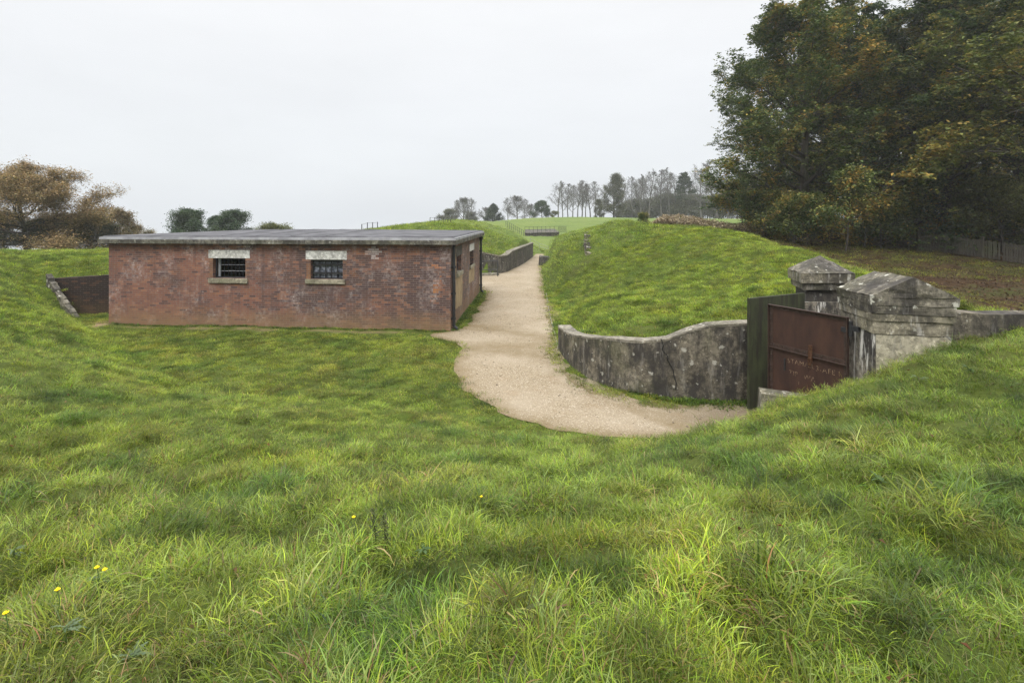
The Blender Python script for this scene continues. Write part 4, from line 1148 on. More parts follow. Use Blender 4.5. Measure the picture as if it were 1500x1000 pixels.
# right hand wood (front rank, then the wood behind)
for key, px, Y, s, rz, lab in (
    ('oakA', 1178, 43, 1.0, .3, 'leftmost big tree of the wood, branches reaching out over the bracken'),
    ('oakB', 1290, 45, 1.06, 1.9, 'tall dense dark green tree rising just right of the leftmost big tree'),
    ('oakB', 1385, 41, .96, 4.1, 'dark green tree with layered boughs above the left end of the paling fence'),
    ('oakC', 1395, 47, 1.18, 2.6, 'high ochre topped tree behind the layered dark tree'),
    ('oakA', 1480, 42, 1.05, 2.2, 'broad dark tree over the right end of the paling fence'),
    ('oakC', 1600, 32, 1.05, .6, 'golden green tree whose long bare limb enters at the right edge of the picture'),
    ('oakB', 1150, 54, .92, 2.2, 'lower dense tree at the left end of the wood, behind the leftmost big tree'),
    ('oakA', 1245, 60, 1.12, 5.1, 'farther green tree filling the gap behind the leftmost big trees'),
    ('oakB', 1340, 62, 1.16, 3.0, 'shaded tree deep in the wood between the tall front trees'),
    ('oakA', 1440, 60, 1.15, 1.2, 'shaded tree deep in the wood behind the paling fence'),
    ('oakB', 1540, 58, 1.05, .2, 'shaded tree deep in the wood at the right edge'),
    ('oakB', 1200, 80, 1.0, 4.4, 'distant dark tree glimpsed behind the left edge of the wood')):
    plant_tree(key, 'woodland_tree', at_px(px, Y), Y, s, rz, lab, 'tree', G1)
G2 = 'shrubs along the foot of the wood'
for key, nm, px, Y, s, rz, lab in (
    ('shrub', 'evergreen_shrub', 1122, 41, 1.0, 0, 'dark low shrub at the left foot of the wood beside the bracken'),
    ('shrub', 'evergreen_shrub', 1165, 38, .95, 2, 'dark shrub under the leftmost big tree at the mound edge'),
    ('goldshrub', 'hazel_shrub', 1238, 35, 1.15, 1, 'thin olive leaved sapling standing in front of the dark wood'),
    ('goldshrub', 'hazel_shrub', 1090, 46, 1.0, 4, 'olive shrub between the bracken and the wood'),
    ('shrub', 'evergreen_shrub', 1290, 39, 1.0, 3, 'dark shrub in deep shade left of the fence end'),
    ('shrub', 'evergreen_shrub', 1345, 43, 1.3, 5, 'dark shrub behind the left end of the paling fence'),
    ('shrub', 'evergreen_shrub', 1430, 42, 1.4, 1, 'dark shrub behind the middle of the paling fence'),
    ('shrub', 'evergreen_shrub', 1510, 40, 1.4, 2.2, 'dark shrub behind the right end of the paling fence'),
    ('olive', 'hazel_shrub', 1470, 36.5, .95, 2.2, 'pale green shrub leaning over the paling fence')):
    plant_tree(key, nm, at_px(px, Y), Y, s, rz, lab, 'shrub', G2)
# left
plant_tree('autumn', 'oak_tree', at_px(40, 44), 44, .78, .8, 'large spreading autumn oak with russet leaves on the left beyond the bank', sz=.67)
plant_tree('brownbush', 'thicket_bush', at_px(170, 52), 52, .80, .8, 'brownish bush just right of the big autumn oak', 'bush', 'bushes beyond the left bank')
plant_tree('brownbush', 'thicket_bush', at_px(200, 58), 58, .58, 2.8, 'smaller russet bush nearest the left end of the brick store', 'bush', 'bushes beyond the left bank')
plant_tree('brownbush', 'thicket_bush', at_px(135, 50), 50, .75, 4.8, 'brown bush beneath the right side of the autumn oak', 'bush', 'bushes beyond the left bank')
for px, Y, s, rz, lab in ((5, 47, .60, .4, 'dull green hedge bush beneath the autumn oak at the left edge'), (62, 47, .50, 2.1, 'dull green hedge bush behind the trunk of the autumn oak'), (108, 48, .52, 3.3, 'grey green hedge bush right of the oak trunk'), (150, 50, .45, 5.0, 'grey green hedge bush between the oak and the brown bush')):
    plant_tree('hedge', 'hedge_bush', at_px(px, Y), Y, s * 1.1, rz, lab, 'bush', 'hedge below the autumn oak')
plant_tree('evergreen', 'evergreen_tree', at_px(279, 70), 70, .95, 0, 'larger dark evergreen beyond the left half of the brick store roof', group='trees beyond the store roof', z=-2.0)
plant_tree('evergreen', 'evergreen_tree', at_px(340, 74), 74, .86, 2.5, 'rounded dark evergreen beyond the roof, right of the larger one', group='trees beyond the store roof', z=-1.4)
plant_tree('evergreen', 'evergreen_tree', at_px(318, 80), 80, .45, 1.5, 'very small dark tree in the gap between two evergreens beyond the roof', group='trees beyond the store roof', z=.9)
plant_tree('olive', 'olive_tree', at_px(394, 66), 66, .78, 1, 'low yellow green tree beyond the middle of the store roof', group='trees beyond the store roof', z=-1.15)
# far ridge
FARK = 1.6
G3 = 'bare winter trees along the far ridge'
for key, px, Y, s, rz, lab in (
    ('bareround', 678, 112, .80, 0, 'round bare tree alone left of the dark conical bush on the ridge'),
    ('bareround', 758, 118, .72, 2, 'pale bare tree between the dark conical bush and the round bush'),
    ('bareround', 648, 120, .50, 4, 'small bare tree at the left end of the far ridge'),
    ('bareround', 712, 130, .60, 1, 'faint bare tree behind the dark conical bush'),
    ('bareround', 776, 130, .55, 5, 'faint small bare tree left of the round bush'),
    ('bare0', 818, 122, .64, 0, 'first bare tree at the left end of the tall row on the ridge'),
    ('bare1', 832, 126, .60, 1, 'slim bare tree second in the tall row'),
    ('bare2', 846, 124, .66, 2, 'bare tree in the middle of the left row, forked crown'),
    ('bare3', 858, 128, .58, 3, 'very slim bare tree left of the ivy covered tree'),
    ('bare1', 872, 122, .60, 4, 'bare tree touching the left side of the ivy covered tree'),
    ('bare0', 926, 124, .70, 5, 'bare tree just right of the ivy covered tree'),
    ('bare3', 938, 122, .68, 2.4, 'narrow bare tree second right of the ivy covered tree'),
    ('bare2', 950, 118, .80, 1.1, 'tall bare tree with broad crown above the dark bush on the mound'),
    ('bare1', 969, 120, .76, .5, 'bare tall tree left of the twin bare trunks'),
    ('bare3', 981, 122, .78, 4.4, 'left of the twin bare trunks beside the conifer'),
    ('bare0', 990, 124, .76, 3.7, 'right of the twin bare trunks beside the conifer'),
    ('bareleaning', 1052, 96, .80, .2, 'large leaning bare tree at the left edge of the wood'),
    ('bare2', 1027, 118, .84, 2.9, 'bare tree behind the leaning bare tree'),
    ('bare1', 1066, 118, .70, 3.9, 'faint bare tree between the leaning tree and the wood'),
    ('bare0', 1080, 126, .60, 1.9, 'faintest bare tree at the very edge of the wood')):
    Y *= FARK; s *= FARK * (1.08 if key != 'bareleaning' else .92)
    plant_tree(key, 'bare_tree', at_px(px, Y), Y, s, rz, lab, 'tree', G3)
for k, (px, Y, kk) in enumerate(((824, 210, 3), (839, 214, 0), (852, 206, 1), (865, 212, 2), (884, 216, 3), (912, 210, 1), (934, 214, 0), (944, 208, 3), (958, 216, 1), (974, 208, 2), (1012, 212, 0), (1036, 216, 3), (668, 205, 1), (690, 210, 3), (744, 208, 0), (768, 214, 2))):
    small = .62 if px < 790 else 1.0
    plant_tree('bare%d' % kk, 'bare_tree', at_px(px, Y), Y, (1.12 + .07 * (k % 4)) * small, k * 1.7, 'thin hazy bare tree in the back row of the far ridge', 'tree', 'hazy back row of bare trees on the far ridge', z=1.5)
plant_tree('yew', 'yew_bush', at_px(722, 165), 165, .98, 0, 'dark conical evergreen bush on the far ridge beside the railing', 'bush')
plant_tree('evergreen', 'yew_bush', at_px(794, 175), 175, .90, 1, 'rounded dark bush left of the bare tree row', 'bush')
plant_tree('olive', 'yew_bush', at_px(811, 175), 175, .52, 1, 'tiny olive bush beside the round dark bush', 'bush')
plant_tree('ivytree', 'ivy_tree', at_px(899, 185), 185, 1.22, 1, 'dense grey green ivy covered tree between the rows of bare trees')
plant_tree('ivytree', 'ivy_tree', at_px(878, 190), 190, .56, 3, 'small ivy covered tree to the left of the dense one')
plant_tree('conifer', 'conifer_tree', at_px(1005, 175), 175, 1.22, 1, 'dark conifer with bare lower trunk among the bare trees')
G4 = 'misty undergrowth below the bare trees'
for i, (px, Y, s, lab) in enumerate(((930, 128, .9, 'misty hedge bush right of the ivy covered tree'), (962, 130, 1.0, 'misty hedge bush left of the twin bare trunks'), (980, 126, 1.1, 'misty hedge bush under the twin bare trunks'), (1000, 132, 1.0, 'misty hedge bush at the foot of the conifer'),
     (1018, 124, 1.05, 'misty hedge bush right of the conifer'), (1040, 130, 1.0, 'misty hedge bush behind the leaning bare tree'), (1060, 126, 1.1, 'misty hedge bush between leaning tree and wood'), (1085, 120, 1.2, 'misty hedge bush at the wood edge'), (945, 134, .8, 'misty hedge bush farthest back under the tall bare tree'), (658, 116, .5, 'misty hedge bush at the left end of the ridge'), (690, 118, .4, 'misty hedge bush right of the round bare tree'), (915, 126, .7, 'misty hedge bush touching the ivy covered tree'))):
    Y *= FARK; s *= FARK * 1.15
    plant_tree('hedge', 'hedge_bush', at_px(px, Y), Y, s, i * 1.3, lab, 'bush', G4, z=1.9)
g = ground_at(942, 329, 25, 60) or (12, 48, 3.3)
plant_tree('shrub', 'gorse_bush', at_px(942, 49), 49, .30, 1, 'small dark bush standing alone on the crest of the mound', 'bush', sz=.33)

# ------------------------------------------------------------------ fences and railings
def post_rail(name, pts, h, label, group, nrail=2, every=1.8, r=.035, mat='rail', wire=.012):
    T = wthing(name, pts[0], label, 'railing', group)
    P3 = [Vector(p) for p in pts]
    tops = []
    for a, b in zip(P3, P3[1:]):
        m = max(1, round((b - a).length / every))
        for i in range(m): tops.append(a.lerp(b, i / m))
    tops.append(P3[-1])
    tops = [Vector((p.x, p.y, float(height(np.array([p.x]), np.array([p.y]))[0]))) for p in tops]
    for p in tops:
        mb = MB(); mb.tube(p - Vector((0, 0, .3)), p + Vector((0, 0, h)), r, n=6); mb.build('post', M[mat], T)
    for k in range(nrail):
        z = h * (1 - k * .42) - .04
        mb = MB()
        for a, b in zip(tops, tops[1:]): mb.tube(a + Vector((0, 0, z)), b + Vector((0, 0, z)), wire, n=5)
        mb.build('rail', M[mat], T)
    return T
def gp(px, py, y0, y1):
    g = ground_at(px, py, y0, y1)
    return g
post_rail('metal_railing', [(at_px(530, 42.5), 42.5, 0), (at_px(553, 47), 47, 0)], .62, 'short two rail fence on the bank crest above the middle of the store roof', 'railings on the grass banks', 1, 1.4, .035)
post_rail('metal_railing', [(at_px(630, 45.5), 45.5, 0), (at_px(650, 45), 45, 0)], .60, 'short railing on the crest above the right part of the store roof', 'railings on the grass banks', 2, .40, .022)
post_rail('metal_railing', [(at_px(652, 49), 49, 0), (at_px(660, 50), 50, 0)], .40, 'pair of stub posts right of the short railing on the crest', 'railings on the grass banks', 0, .5, .03)
# gun platform on the far slope
PLAT = wthing('gun_platform', (3.5, 76, 0), 'sunken concrete gun platform set into the far grass slope', 'platform')
zpl = float(height(np.array([3.2]), np.array([76.]))[0])
mb = MB(); mb.hexa([(1.9, 75.4, zpl - .8), (7.0, 76.2, zpl - .8), (6.6, 80.5, zpl - .2), (2.2, 79.6, zpl - .2)], [(1.9, 75.4, zpl + .42), (7.0, 76.2, zpl + .50), (6.6, 80.5, zpl + .95), (2.2, 79.6, zpl + .85)])
mb.build('platform_wall', M['dark_wall'], PLAT)
mb = MB(); mb.hexa([(1.8, 75.3, zpl + .42), (7.1, 76.1, zpl + .50), (6.7, 80.6, zpl + .95), (2.1, 79.7, zpl + .85)], [(1.8, 75.3, zpl + .5), (7.1, 76.1, zpl + .58), (6.7, 80.6, zpl + 1.03), (2.1, 79.7, zpl + .93)])
mb.build('platform_top', M['dark_wall'], PLAT)
def rail_at(name, pts, h, label, group, n, r):
    T = wthing(name, pts[0], label, 'railing', group); A = [Vector(p) for p in pts]
    tot = []
    for a, b in zip(A, A[1:]): tot += [a.lerp(b, i / n) for i in range(n)]
    tot.append(A[-1])
    for p in tot:
        mb = MB(); mb.tube(p, p + Vector((0, 0, h)), r, n=5); mb.build('post', M['rail'], T)
    for z in (h - .03, h * .5):
        mb = MB()
        for a, b in zip(tot, tot[1:]): mb.tube(a + Vector((0, 0, z)), b + Vector((0, 0, z)), r * .8, n=5)
        mb.build('rail', M['rail'], T)
rail_at('metal_railing', [(1.9, 75.45, zpl + .46), (6.9, 76.2, zpl + .54), (8.4, 79.5, zpl + .5)], .95, 'dark railing around the front of the gun platform', 'railings on the far slope', 8, .022)
rail_at('metal_railing', [(-1.0, 84, float(height(np.array([-1.]), np.array([84.]))[0]) - .1), (1.7, 75.6, zpl - .1)], 1.0, 'dark railing running down the far slope to the gun platform', 'railings on the far slope', 9, .028)
# faint post and wire fence across the end of the path
post_rail('wire_fence', [(at_px(777, 58), 58, 0), (at_px(803, 58), 58, 0)], .75, 'faint grey rail fence across the field beyond the end of the path', None, 2, 1.0, .02, 'greypipe', .015)
# paling fence in front of the wood
FN = wthing('paling_fence', (30, 36, 0), 'weathered dark wooden paling fence along the foot of the wood', 'fence')
fp = [(at_px(1345, 37.5), 37.5), (at_px(1385, 36), 36), (at_px(1440, 34), 34), (at_px(1505, 32), 32), (at_px(1600, 30), 30), (at_px(1720, 28), 28)]
fpts = []
for a, b in zip(fp, fp[1:]):
    L = math.hypot(b[0] - a[0], b[1] - a[1]); m = max(1, round(L / 1.9))
    for i in range(m): fpts.append((a[0] + (b[0] - a[0]) * i / m, a[1] + (b[1] - a[1]) * i / m))
fpts.append(fp[-1])
fh = height(np.array([p[0] for p in fpts]), np.array([p[1] for p in fpts]))
rr = random.Random(8)
for i, (x, y) in enumerate(fpts):
    mb = MB(); z = float(fh[i]); mb.box((x, y, z + .62), (.11, .11, 1.62), None, .012); mb.build('post', M['wood_fence'], FN)
for i in range(len(fpts) - 1):
    a = Vector((*fpts[i], float(fh[i]))); b = Vector((*fpts[i + 1], float(fh[i + 1]))); d = b - a; dl = d.length; dn = d.normalized(); nn = Vector((-dn.y, dn.x, 0)).normalized()
    if nn.y > 0: nn = -nn
    for z in (.32, 1.05):
        mb = MB(); mb.hexa([a + nn * o + Vector((0, 0, z + h)) for o, h in ((-.02, 0), (.02, 0), (.02, .09), (-.02, .09))], [b + nn * o + Vector((0, 0, z + h)) for o, h in ((-.02, 0), (.02, 0), (.02, .09), (-.02, .09))])
        mb.build('rail', M['wood_fence'], FN)
    mb = MB(); k = int(dl / .125)
    for j in range(k):
        if rr.random() < .05: continue
        p = a + d * ((j + .5) / k) + nn * .035; h = 1.22 + rr.uniform(-.05, .05); w = .048
        t = dn * w; ti = dn * rr.uniform(-.02, .02)
        mb.hexa([p - t + Vector((0, 0, .06)), p + t + Vector((0, 0, .06)), p + t + nn * .016 + Vector((0, 0, .06)), p - t + nn * .016 + Vector((0, 0, .06))],
                [p - t + ti + Vector((0, 0, h)), p + t + ti + Vector((0, 0, h)), p + t + ti + nn * .016 + Vector((0, 0, h)), p - t + ti + nn * .016 + Vector((0, 0, h))])
    mb.build('pale_panel', M['wood_fence'], FN)
WPG = 'lone posts at the wood edge'
for px, Y, h, lab in ((1267, 38, 1.5, 'pale grey lone post at the dark foot of the wood'), (1331, 38, 1.5, 'dark lone post just left of the paling fence'), (935, 47.5, .55, 'thin stake left of the small dark bush on the mound crest')):
    x = at_px(px, Y); z = float(height(np.array([x]), np.array([Y]))[0])
    mb = MB(); mb.tube((x, Y, z - .2), (x + .03, Y, z + h), .05, .045, n=7); tag(mb.build('wooden_post', M['wood_fence']), lab, 'post', WPG)
#@@PART4
# ------------------------------------------------------------------ grass
GREENS = [(.182, .268, .024), (.142, .230, .024), (.232, .292, .030), (.090, .160, .022), (.178, .240, .066), (.21, .245, .055)]
STRAW = [(.30, .235, .11), (.22, .165, .075), (.20, .115, .05)]
def tuft(name, n, rad, L0, L1, wid, bend, seed, straw=.06, K=4, comb=None, greens=GREENS):
    g = np.random.default_rng(seed)
    a = g.uniform(0, 2 * PI, n); r = rad * np.sqrt(g.random(n))
    bx, by = r * np.cos(a), r * np.sin(a)
    az = a + g.normal(0, 1.1, n) if comb is None else g.normal(0, comb, n)
    L = g.uniform(L0, L1, n); W = wid * g.uniform(.6, 1.3, n); B = bend * g.uniform(.35, 1.35, n); tilt = g.uniform(.1, .75, n) if comb is None else g.uniform(.35, .8, n)
    V = np.zeros((n, 2 * K + 1, 3))
    px, py, pz = bx.copy(), by.copy(), np.full(n, -.015)
    twist = g.normal(0, .5, n)
    for k in range(K + 1):
        t = k / K
        th = tilt + B * t ** 1.3
        if k:
            px = px + np.cos(az) * np.sin(th) * L / K; py = py + np.sin(az) * np.sin(th) * L / K; pz = pz + np.cos(th) * L / K
        w = W * (1 - t ** 1.6) * .5 * (.75 + .6 * min(t * 3, 1)) / 1.2
        wx, wy = -np.sin(az + twist), np.cos(az + twist)
        if k < K:
            V[:, 2 * k] = np.stack([px - wx * w, py - wy * w, pz], 1); V[:, 2 * k + 1] = np.stack([px + wx * w, py + wy * w, pz], 1)
        else:
            V[:, 2 * K] = np.stack([px, py, pz], 1)
    m = 2 * K + 1; o = (np.arange(n) * m)[:, None]
    Q = np.concatenate([o + np.array([[2 * k, 2 * k + 1, 2 * k + 3, 2 * k + 2]]) for k in range(K - 1)])
    T = o + np.array([[2 * K - 2, 2 * K - 1, 2 * K]])
    me = np_mesh(name, V.reshape(-1, 3), [Q, T])
    gr = np.array(greens); st = np.array(STRAW)
    c = gr[g.integers(0, len(gr), n)] * g.uniform(.7, 1.25, n)[:, None]
    s = g.random(n) < straw; c[s] = st[g.integers(0, len(st), s.sum())] * g.uniform(.7, 1.2, s.sum())[:, None]
    set_col(me, 'col', np.repeat(c, m, 0))
    me.materials.append(M['grass'])
    me.polygons.foreach_set('use_smooth', np.ones(len(me.polygons), bool))
    return bpy.data.objects.new(name, me)

def scatter(name, tufts, X, Y, idx, scale, lean_az, lean, yaw, tint, label=None):
    """stuff object: points on the terrain carrying instanced tufts"""
    Z = height(X, Y)
    me = bpy.data.meshes.new(name); me.vertices.add(len(X))
    me.vertices.foreach_set('co', np.stack([X, Y, Z], 1).astype(np.float32).ravel())
    # euler: yaw about z, then lean towards lean_az
    rot = np.zeros((len(X), 3), np.float32)
    # small-angle lean expressed as rotation about x and y after yaw
    rot[:, 0] = -np.sin(lean_az) * lean; rot[:, 1] = np.cos(lean_az) * lean; rot[:, 2] = yaw
    a = me.attributes.new('rot', 'FLOAT_VECTOR', 'POINT'); a.data.foreach_set('vector', rot.ravel())
    set_flt(me, 'scl', scale)
    a = me.attributes.new('idx', 'INT', 'POINT'); a.data.foreach_set('value', np.asarray(idx, np.int32))
    set_col(me, 'tint', tint)
    col = bpy.data.collections.new(name + '_tufts')
    for t in tufts: col.objects.link(t)
    o = _link0(name, me); tag(o, kind='stuff')
    ng = bpy.data.node_groups.new(name + '_scatter', 'GeometryNodeTree')
    ng.interface.new_socket('Geometry', in_out='INPUT', socket_type='NodeSocketGeometry'); ng.interface.new_socket('Geometry', in_out='OUTPUT', socket_type='NodeSocketGeometry')
    N = ng.nodes; gi = N.new('NodeGroupInput'); go = N.new('NodeGroupOutput')
    ci = N.new('GeometryNodeCollectionInfo'); ci.inputs['Collection'].default_value = col; ci.inputs['Separate Children'].default_value = True; ci.inputs['Reset Children'].default_value = True
    ip = N.new('GeometryNodeInstanceOnPoints'); ip.inputs['Pick Instance'].default_value = True
    def na(nm, dt):
        n = N.new('GeometryNodeInputNamedAttribute'); n.data_type = dt; n.inputs['Name'].default_value = nm; return n.outputs['Attribute']
    lk = ng.links.new
    lk(gi.outputs[0], ip.inputs['Points']); lk(ci.outputs[0], ip.inputs['Instance'])
    lk(na('idx', 'INT'), ip.inputs['Instance Index']); lk(na('scl', 'FLOAT'), ip.inputs['Scale'])
    e2r = N.new('FunctionNodeEulerToRotation'); lk(na('rot', 'FLOAT_VECTOR'), e2r.inputs[0]); lk(e2r.outputs[0], ip.inputs['Rotation'])
    lk(ip.outputs[0], go.inputs[0])
    md = o.modifiers.new('scatter', 'NODES'); md.node_group = ng
    return o

g = np.random.default_rng(5)
def field(x0, x1, y0, y1, dens):
    n = int((x1 - x0) * (y1 - y0) * dens)
    X = g.uniform(x0, x1, n); Y = g.uniform(y0, y1, n)
    k = np.abs(X) < Y * 1.04 + 2.5
    X, Y = X[k], Y[k]
    inp = in_poly(X, Y, PATHD); dp = poly_dist(X, Y, PATHD)
    k = ~(inp & (dp > .06 + .22 * g.random(len(X)) ** 3)); k &= ~(inp & (g.random(len(X)) < .35))
    bld = [FL, FR, BR, BL]
    k &= ~in_poly(X, Y, bld) & (poly_dist(X, Y, bld) > .04)
    # not inside walls or piers
    k &= poly_dist(X, Y, [(x, y) for x, y, z in RW], False) > .23
    k &= poly_dist(X, Y, [(x, y) for x, y, z in WL3], False) > .25
    k &= poly_dist(X, Y, [(-18.3, 20.3), (-13.9, 20.66)], False) > .2
    k &= poly_dist(X, Y, [(-18.1, 20.0), (-16.35, 19.25)], False) > .16
    k &= poly_dist(X, Y, [(6.55, 7.98), (12.5, 7.85)], False) > .2
    k &= ~in_poly(X, Y, [(5.5, 7.85), (6.55, 7.6), (6.75, 8.5), (5.65, 8.75)])
    k &= ~in_poly(X, Y, [(4.2, 8.76), (5.5, 8.03), (5.5, 8.57), (4.33, 9.14)])
    k &= ~in_poly(X, Y, [(6.2, 10.88), (7.25, 10.88), (7.5, 11.9), (6.5, 11.9)])
    k &= ~in_poly(X, Y, [(1.8, 75.3), (7.1, 76), (6.7, 80.6), (2.1, 79.7)])
    X, Y = X[k], Y[k]
    lm = litter_mask(X, Y)
    keep = g.random(len(X)) > lm * .80
    de_ = poly_dist(X, Y, FRONT_EARTH, False) + (fbm(X * 1.3, Y * 1.3, 3) - .5) * .5
    keep &= (de_ > .34) | (g.random(len(X)) < .12)
    gap = fbm(X * 4.2, Y * 4.2, 66, 3)
    keep &= (gap > .40) | (g.random(len(X)) < .30) | (Y > 14)
    return X[keep], Y[keep]
def tints(X, Y):
    n1 = fbm(X * 1.1, Y * 1.1, 101, 4); n2 = fbm(X * 1.9 + 5, Y * 1.9, 102, 3); n3 = fbm(X * .13, Y * .13, 103, 3)
    y = smooth(.42, .68, n1 * .6 + n2 * .4)[:, None]; dk = smooth(.52, .72, n2)[:, None]; w = smooth(.56, .74, fbm(X * 1.7, Y * 1.7, 104, 3))[:, None]
    c = np.array([[1., 1., 1.]]) * (1 - y) + y * np.array([[1.28, 1.16, .85]])
    c = c * (1 - dk * .8) + dk * .8 * np.array([[.40, .58, .7]])
    c = c * (1 - w * .55) + w * .55 * np.array([[1.34, 1.02, 1.25]])
    c = c * (.86 + .3 * n3)[:, None]
    c = c * (1 + smooth(7, 14, Y)[:, None] * np.array([[.20, .18, -.02]]))
    inl = in_poly(X, Y, YARD)
    c[inl] *= np.array([.98, .9, 1.05])
    lm = litter_mask(X, Y)[:, None]
    c = c * (1 - .6 * lm) + .6 * lm * np.array([[1.0, .62, .7]])
    tf_ = fbm(X * 4.6, Y * 4.6, 105, 2)[:, None]
    c = c * (1 - .46 * smooth(.52, .36, tf_) + .26 * smooth(.55, .72, tf_))
    return c * np.clip(g.normal(1, .26, (len(X), 1)), .4, 1.7)
def shortness(X, Y):
    """0 where the grass is mown, 1 where it is long"""
    lawn = in_poly(X, Y, YARD)
    mound = (X > 1.2) & (Y > 10.5)
    s = np.where(lawn, .34, np.where(mound, .62, np.where(Y > 18, .62, smooth(13.5, 5, Y) * .55 + .45)))
    return s
# near: long mixed meadow grass
TU = []
for i in range(4): TU.append(tuft('grass_tuft_a%d' % i, 64, .14, .045, .10, .0038, 1.4, 200 + i, .09))
for i in range(3): TU.append(tuft('grass_tuft_b%d' % i, 44, .075, .08, .16, .0042, 2.2, 210 + i, .08, 5))
for i in range(3): TU.append(tuft('grass_tuft_c%d' % i, 38, .11, .075, .15, .0042, 1.6, 220 + i, .12, 5, .45, GREENS + [(.085, .13, .05), (.10, .14, .06)]))
for i in range(2): TU.append(tuft('grass_tuft_d%d' % i, 10, .09, .07, .15, .0040, 1.7, 230 + i, .75, 5))
def near_layer(name, X, Y, tfs, sizes):
    n = len(X)
    ln = fbm(X * .8 + 3, Y * .8, 55, 4); cz = fbm(X * 1.7, Y * 1.7, 56, 3)
    u = g.random(n); hf = fbm(X * 3.4, Y * 3.4, 57, 2)
    idx = np.where(u < .58, g.integers(0, 4, n), np.where(ln * .4 + hf * .6 + (u - .8) * .4 > .50, 4 + g.integers(0, 3, n), np.where(cz > .5, 7 + g.integers(0, 3, n), g.integers(0, 4, n))))
    st = (g.random(n) < .02 + .09 * smooth(.58, .75, fbm(X * .9, Y * .9, 104, 4))); idx[st] = 10 + g.integers(0, 2, st.sum())
    sc_ = (.55 + .45 * smooth(.3, .72, ln) + .55 * smooth(.5, .75, hf)) * g.uniform(.75, 1.25, n) * shortness(X, Y) * sizes
    sc_ = np.where(idx < 4, g.uniform(.75, 1.2, n) * (.6 + .4 * shortness(X, Y)) * sizes, sc_)
    laz = fbm(X * .35, Y * .35, 77, 2) * 4 * PI; lean = .15 + .35 * fbm(X * .6, Y * .6, 78, 2)
    yaw = np.where(idx >= 7, laz + g.normal(0, .5, n), g.uniform(0, 2 * PI, n))
    return scatter(name, tfs, X, Y, idx, sc_, laz, lean * .8, yaw, tints(X, Y))
parts = [field(-8, 8, .4, 3.2, 340), field(-12, 12, 3.2, 6.2, 250), field(-16, 14, 6.2, 10, 150)]
X = np.concatenate([p[0] for p in parts]); Y = np.concatenate([p[1] for p in parts])
near_layer('long_grass', X, Y, TU, np.full(len(X), 1.08))
# middle distance: fewer, broader blades
TM = []
for i in range(4): TM.append(tuft('turf_tuft_a%d' % i, 56, .22, .05, .12, .008, 1.1, 300 + i, .05, 3))
for i in range(3): TM.append(tuft('turf_tuft_b%d' % i, 30, .12, .14, .27, .009, 1.5, 310 + i, .05, 3))
for i in range(3): TM.append(tuft('turf_tuft_c%d' % i, 28, .18, .12, .24, .009, 1.1, 320 + i, .08, 3, .45))
for i in range(2): TM.append(tuft('turf_tuft_d%d' % i, 12, .15, .18, .36, .009, 1.3, 330 + i, .7, 3))
parts = [field(-22, 16, 10, 16, 170), field(-32, 20, 16, 26, 95)]
X = np.concatenate([p[0] for p in parts]); Y = np.concatenate([p[1] for p in parts])
near_layer('bank_grass', X, Y, TM, np.full(len(X), 1.0))
TF = []
for i in range(4): TF.append(tuft('field_tuft_a%d' % i, 40, .5, .09, .2, .02, 1.0, 400 + i, .04, 2))
for i in range(3): TF.append(tuft('field_tuft_b%d' % i, 26, .34, .2, .38, .024, 1.4, 410 + i, .04, 2))
for i in range(3): TF.append(tuft('field_tuft_c%d' % i, 24, .42, .18, .34, .024, 1.1, 420 + i, .06, 2, .45))
for i in range(2): TF.append(tuft('field_tuft_d%d' % i, 12, .3, .18, .34, .02, 1.3, 430 + i, .6, 2))
parts = [field(-40, 30, 26, 45, 26), field(-30, 40, 45, 62, 10)]
X = np.concatenate([p[0] for p in parts]); Y = np.concatenate([p[1] for p in parts])
near_layer('field_grass', X, Y, TF, np.full(len(X), .9))

TW_ = [tuft('verge_weed%d' % i, 22, .09, .05, .15, .017, 1.5, 500 + i, .04, 3, None, [(.05, .10, .016), (.075, .13, .02), (.11, .15, .025)]) for i in range(3)]
XY = []
for a, b in zip(RW[:-2], RW[1:-1]):
    for _ in range(int(70 * math.hypot(b[0] - a[0], b[1] - a[1]))):
        t = g.random(); dx, dy = b[0] - a[0], b[1] - a[1]; L = math.hypot(dx, dy); o = .21 + abs(g.normal(0, .16))
        XY.append((a[0] + dx * t - (-dy / L) * -o, a[1] + dy * t - (dx / L) * o))
for _ in range(160):
    t = g.random(); XY.append((FL[0] + (FR[0] - FL[0]) * t, FL[1] + (FR[1] - FL[1]) * t - .05 - abs(g.normal(0, .05))))
for _ in range(220):
    t = g.random(); XY.append((FR[0] + (BR[0] - FR[0]) * t + .05 + abs(g.normal(0, .1)), FR[1] + (BR[1] - FR[1]) * t))
XY = np.array(XY); X, Y = XY[:, 0], XY[:, 1]; n = len(X)
scatter('verge_weeds', TW_, X, Y, g.integers(0, 3, n), g.uniform(.5, 1.3, n), np.zeros(n), np.zeros(n), g.uniform(0, 6.28, n), np.ones((n, 3)) * g.uniform(.6, 1.2, (n, 1)))

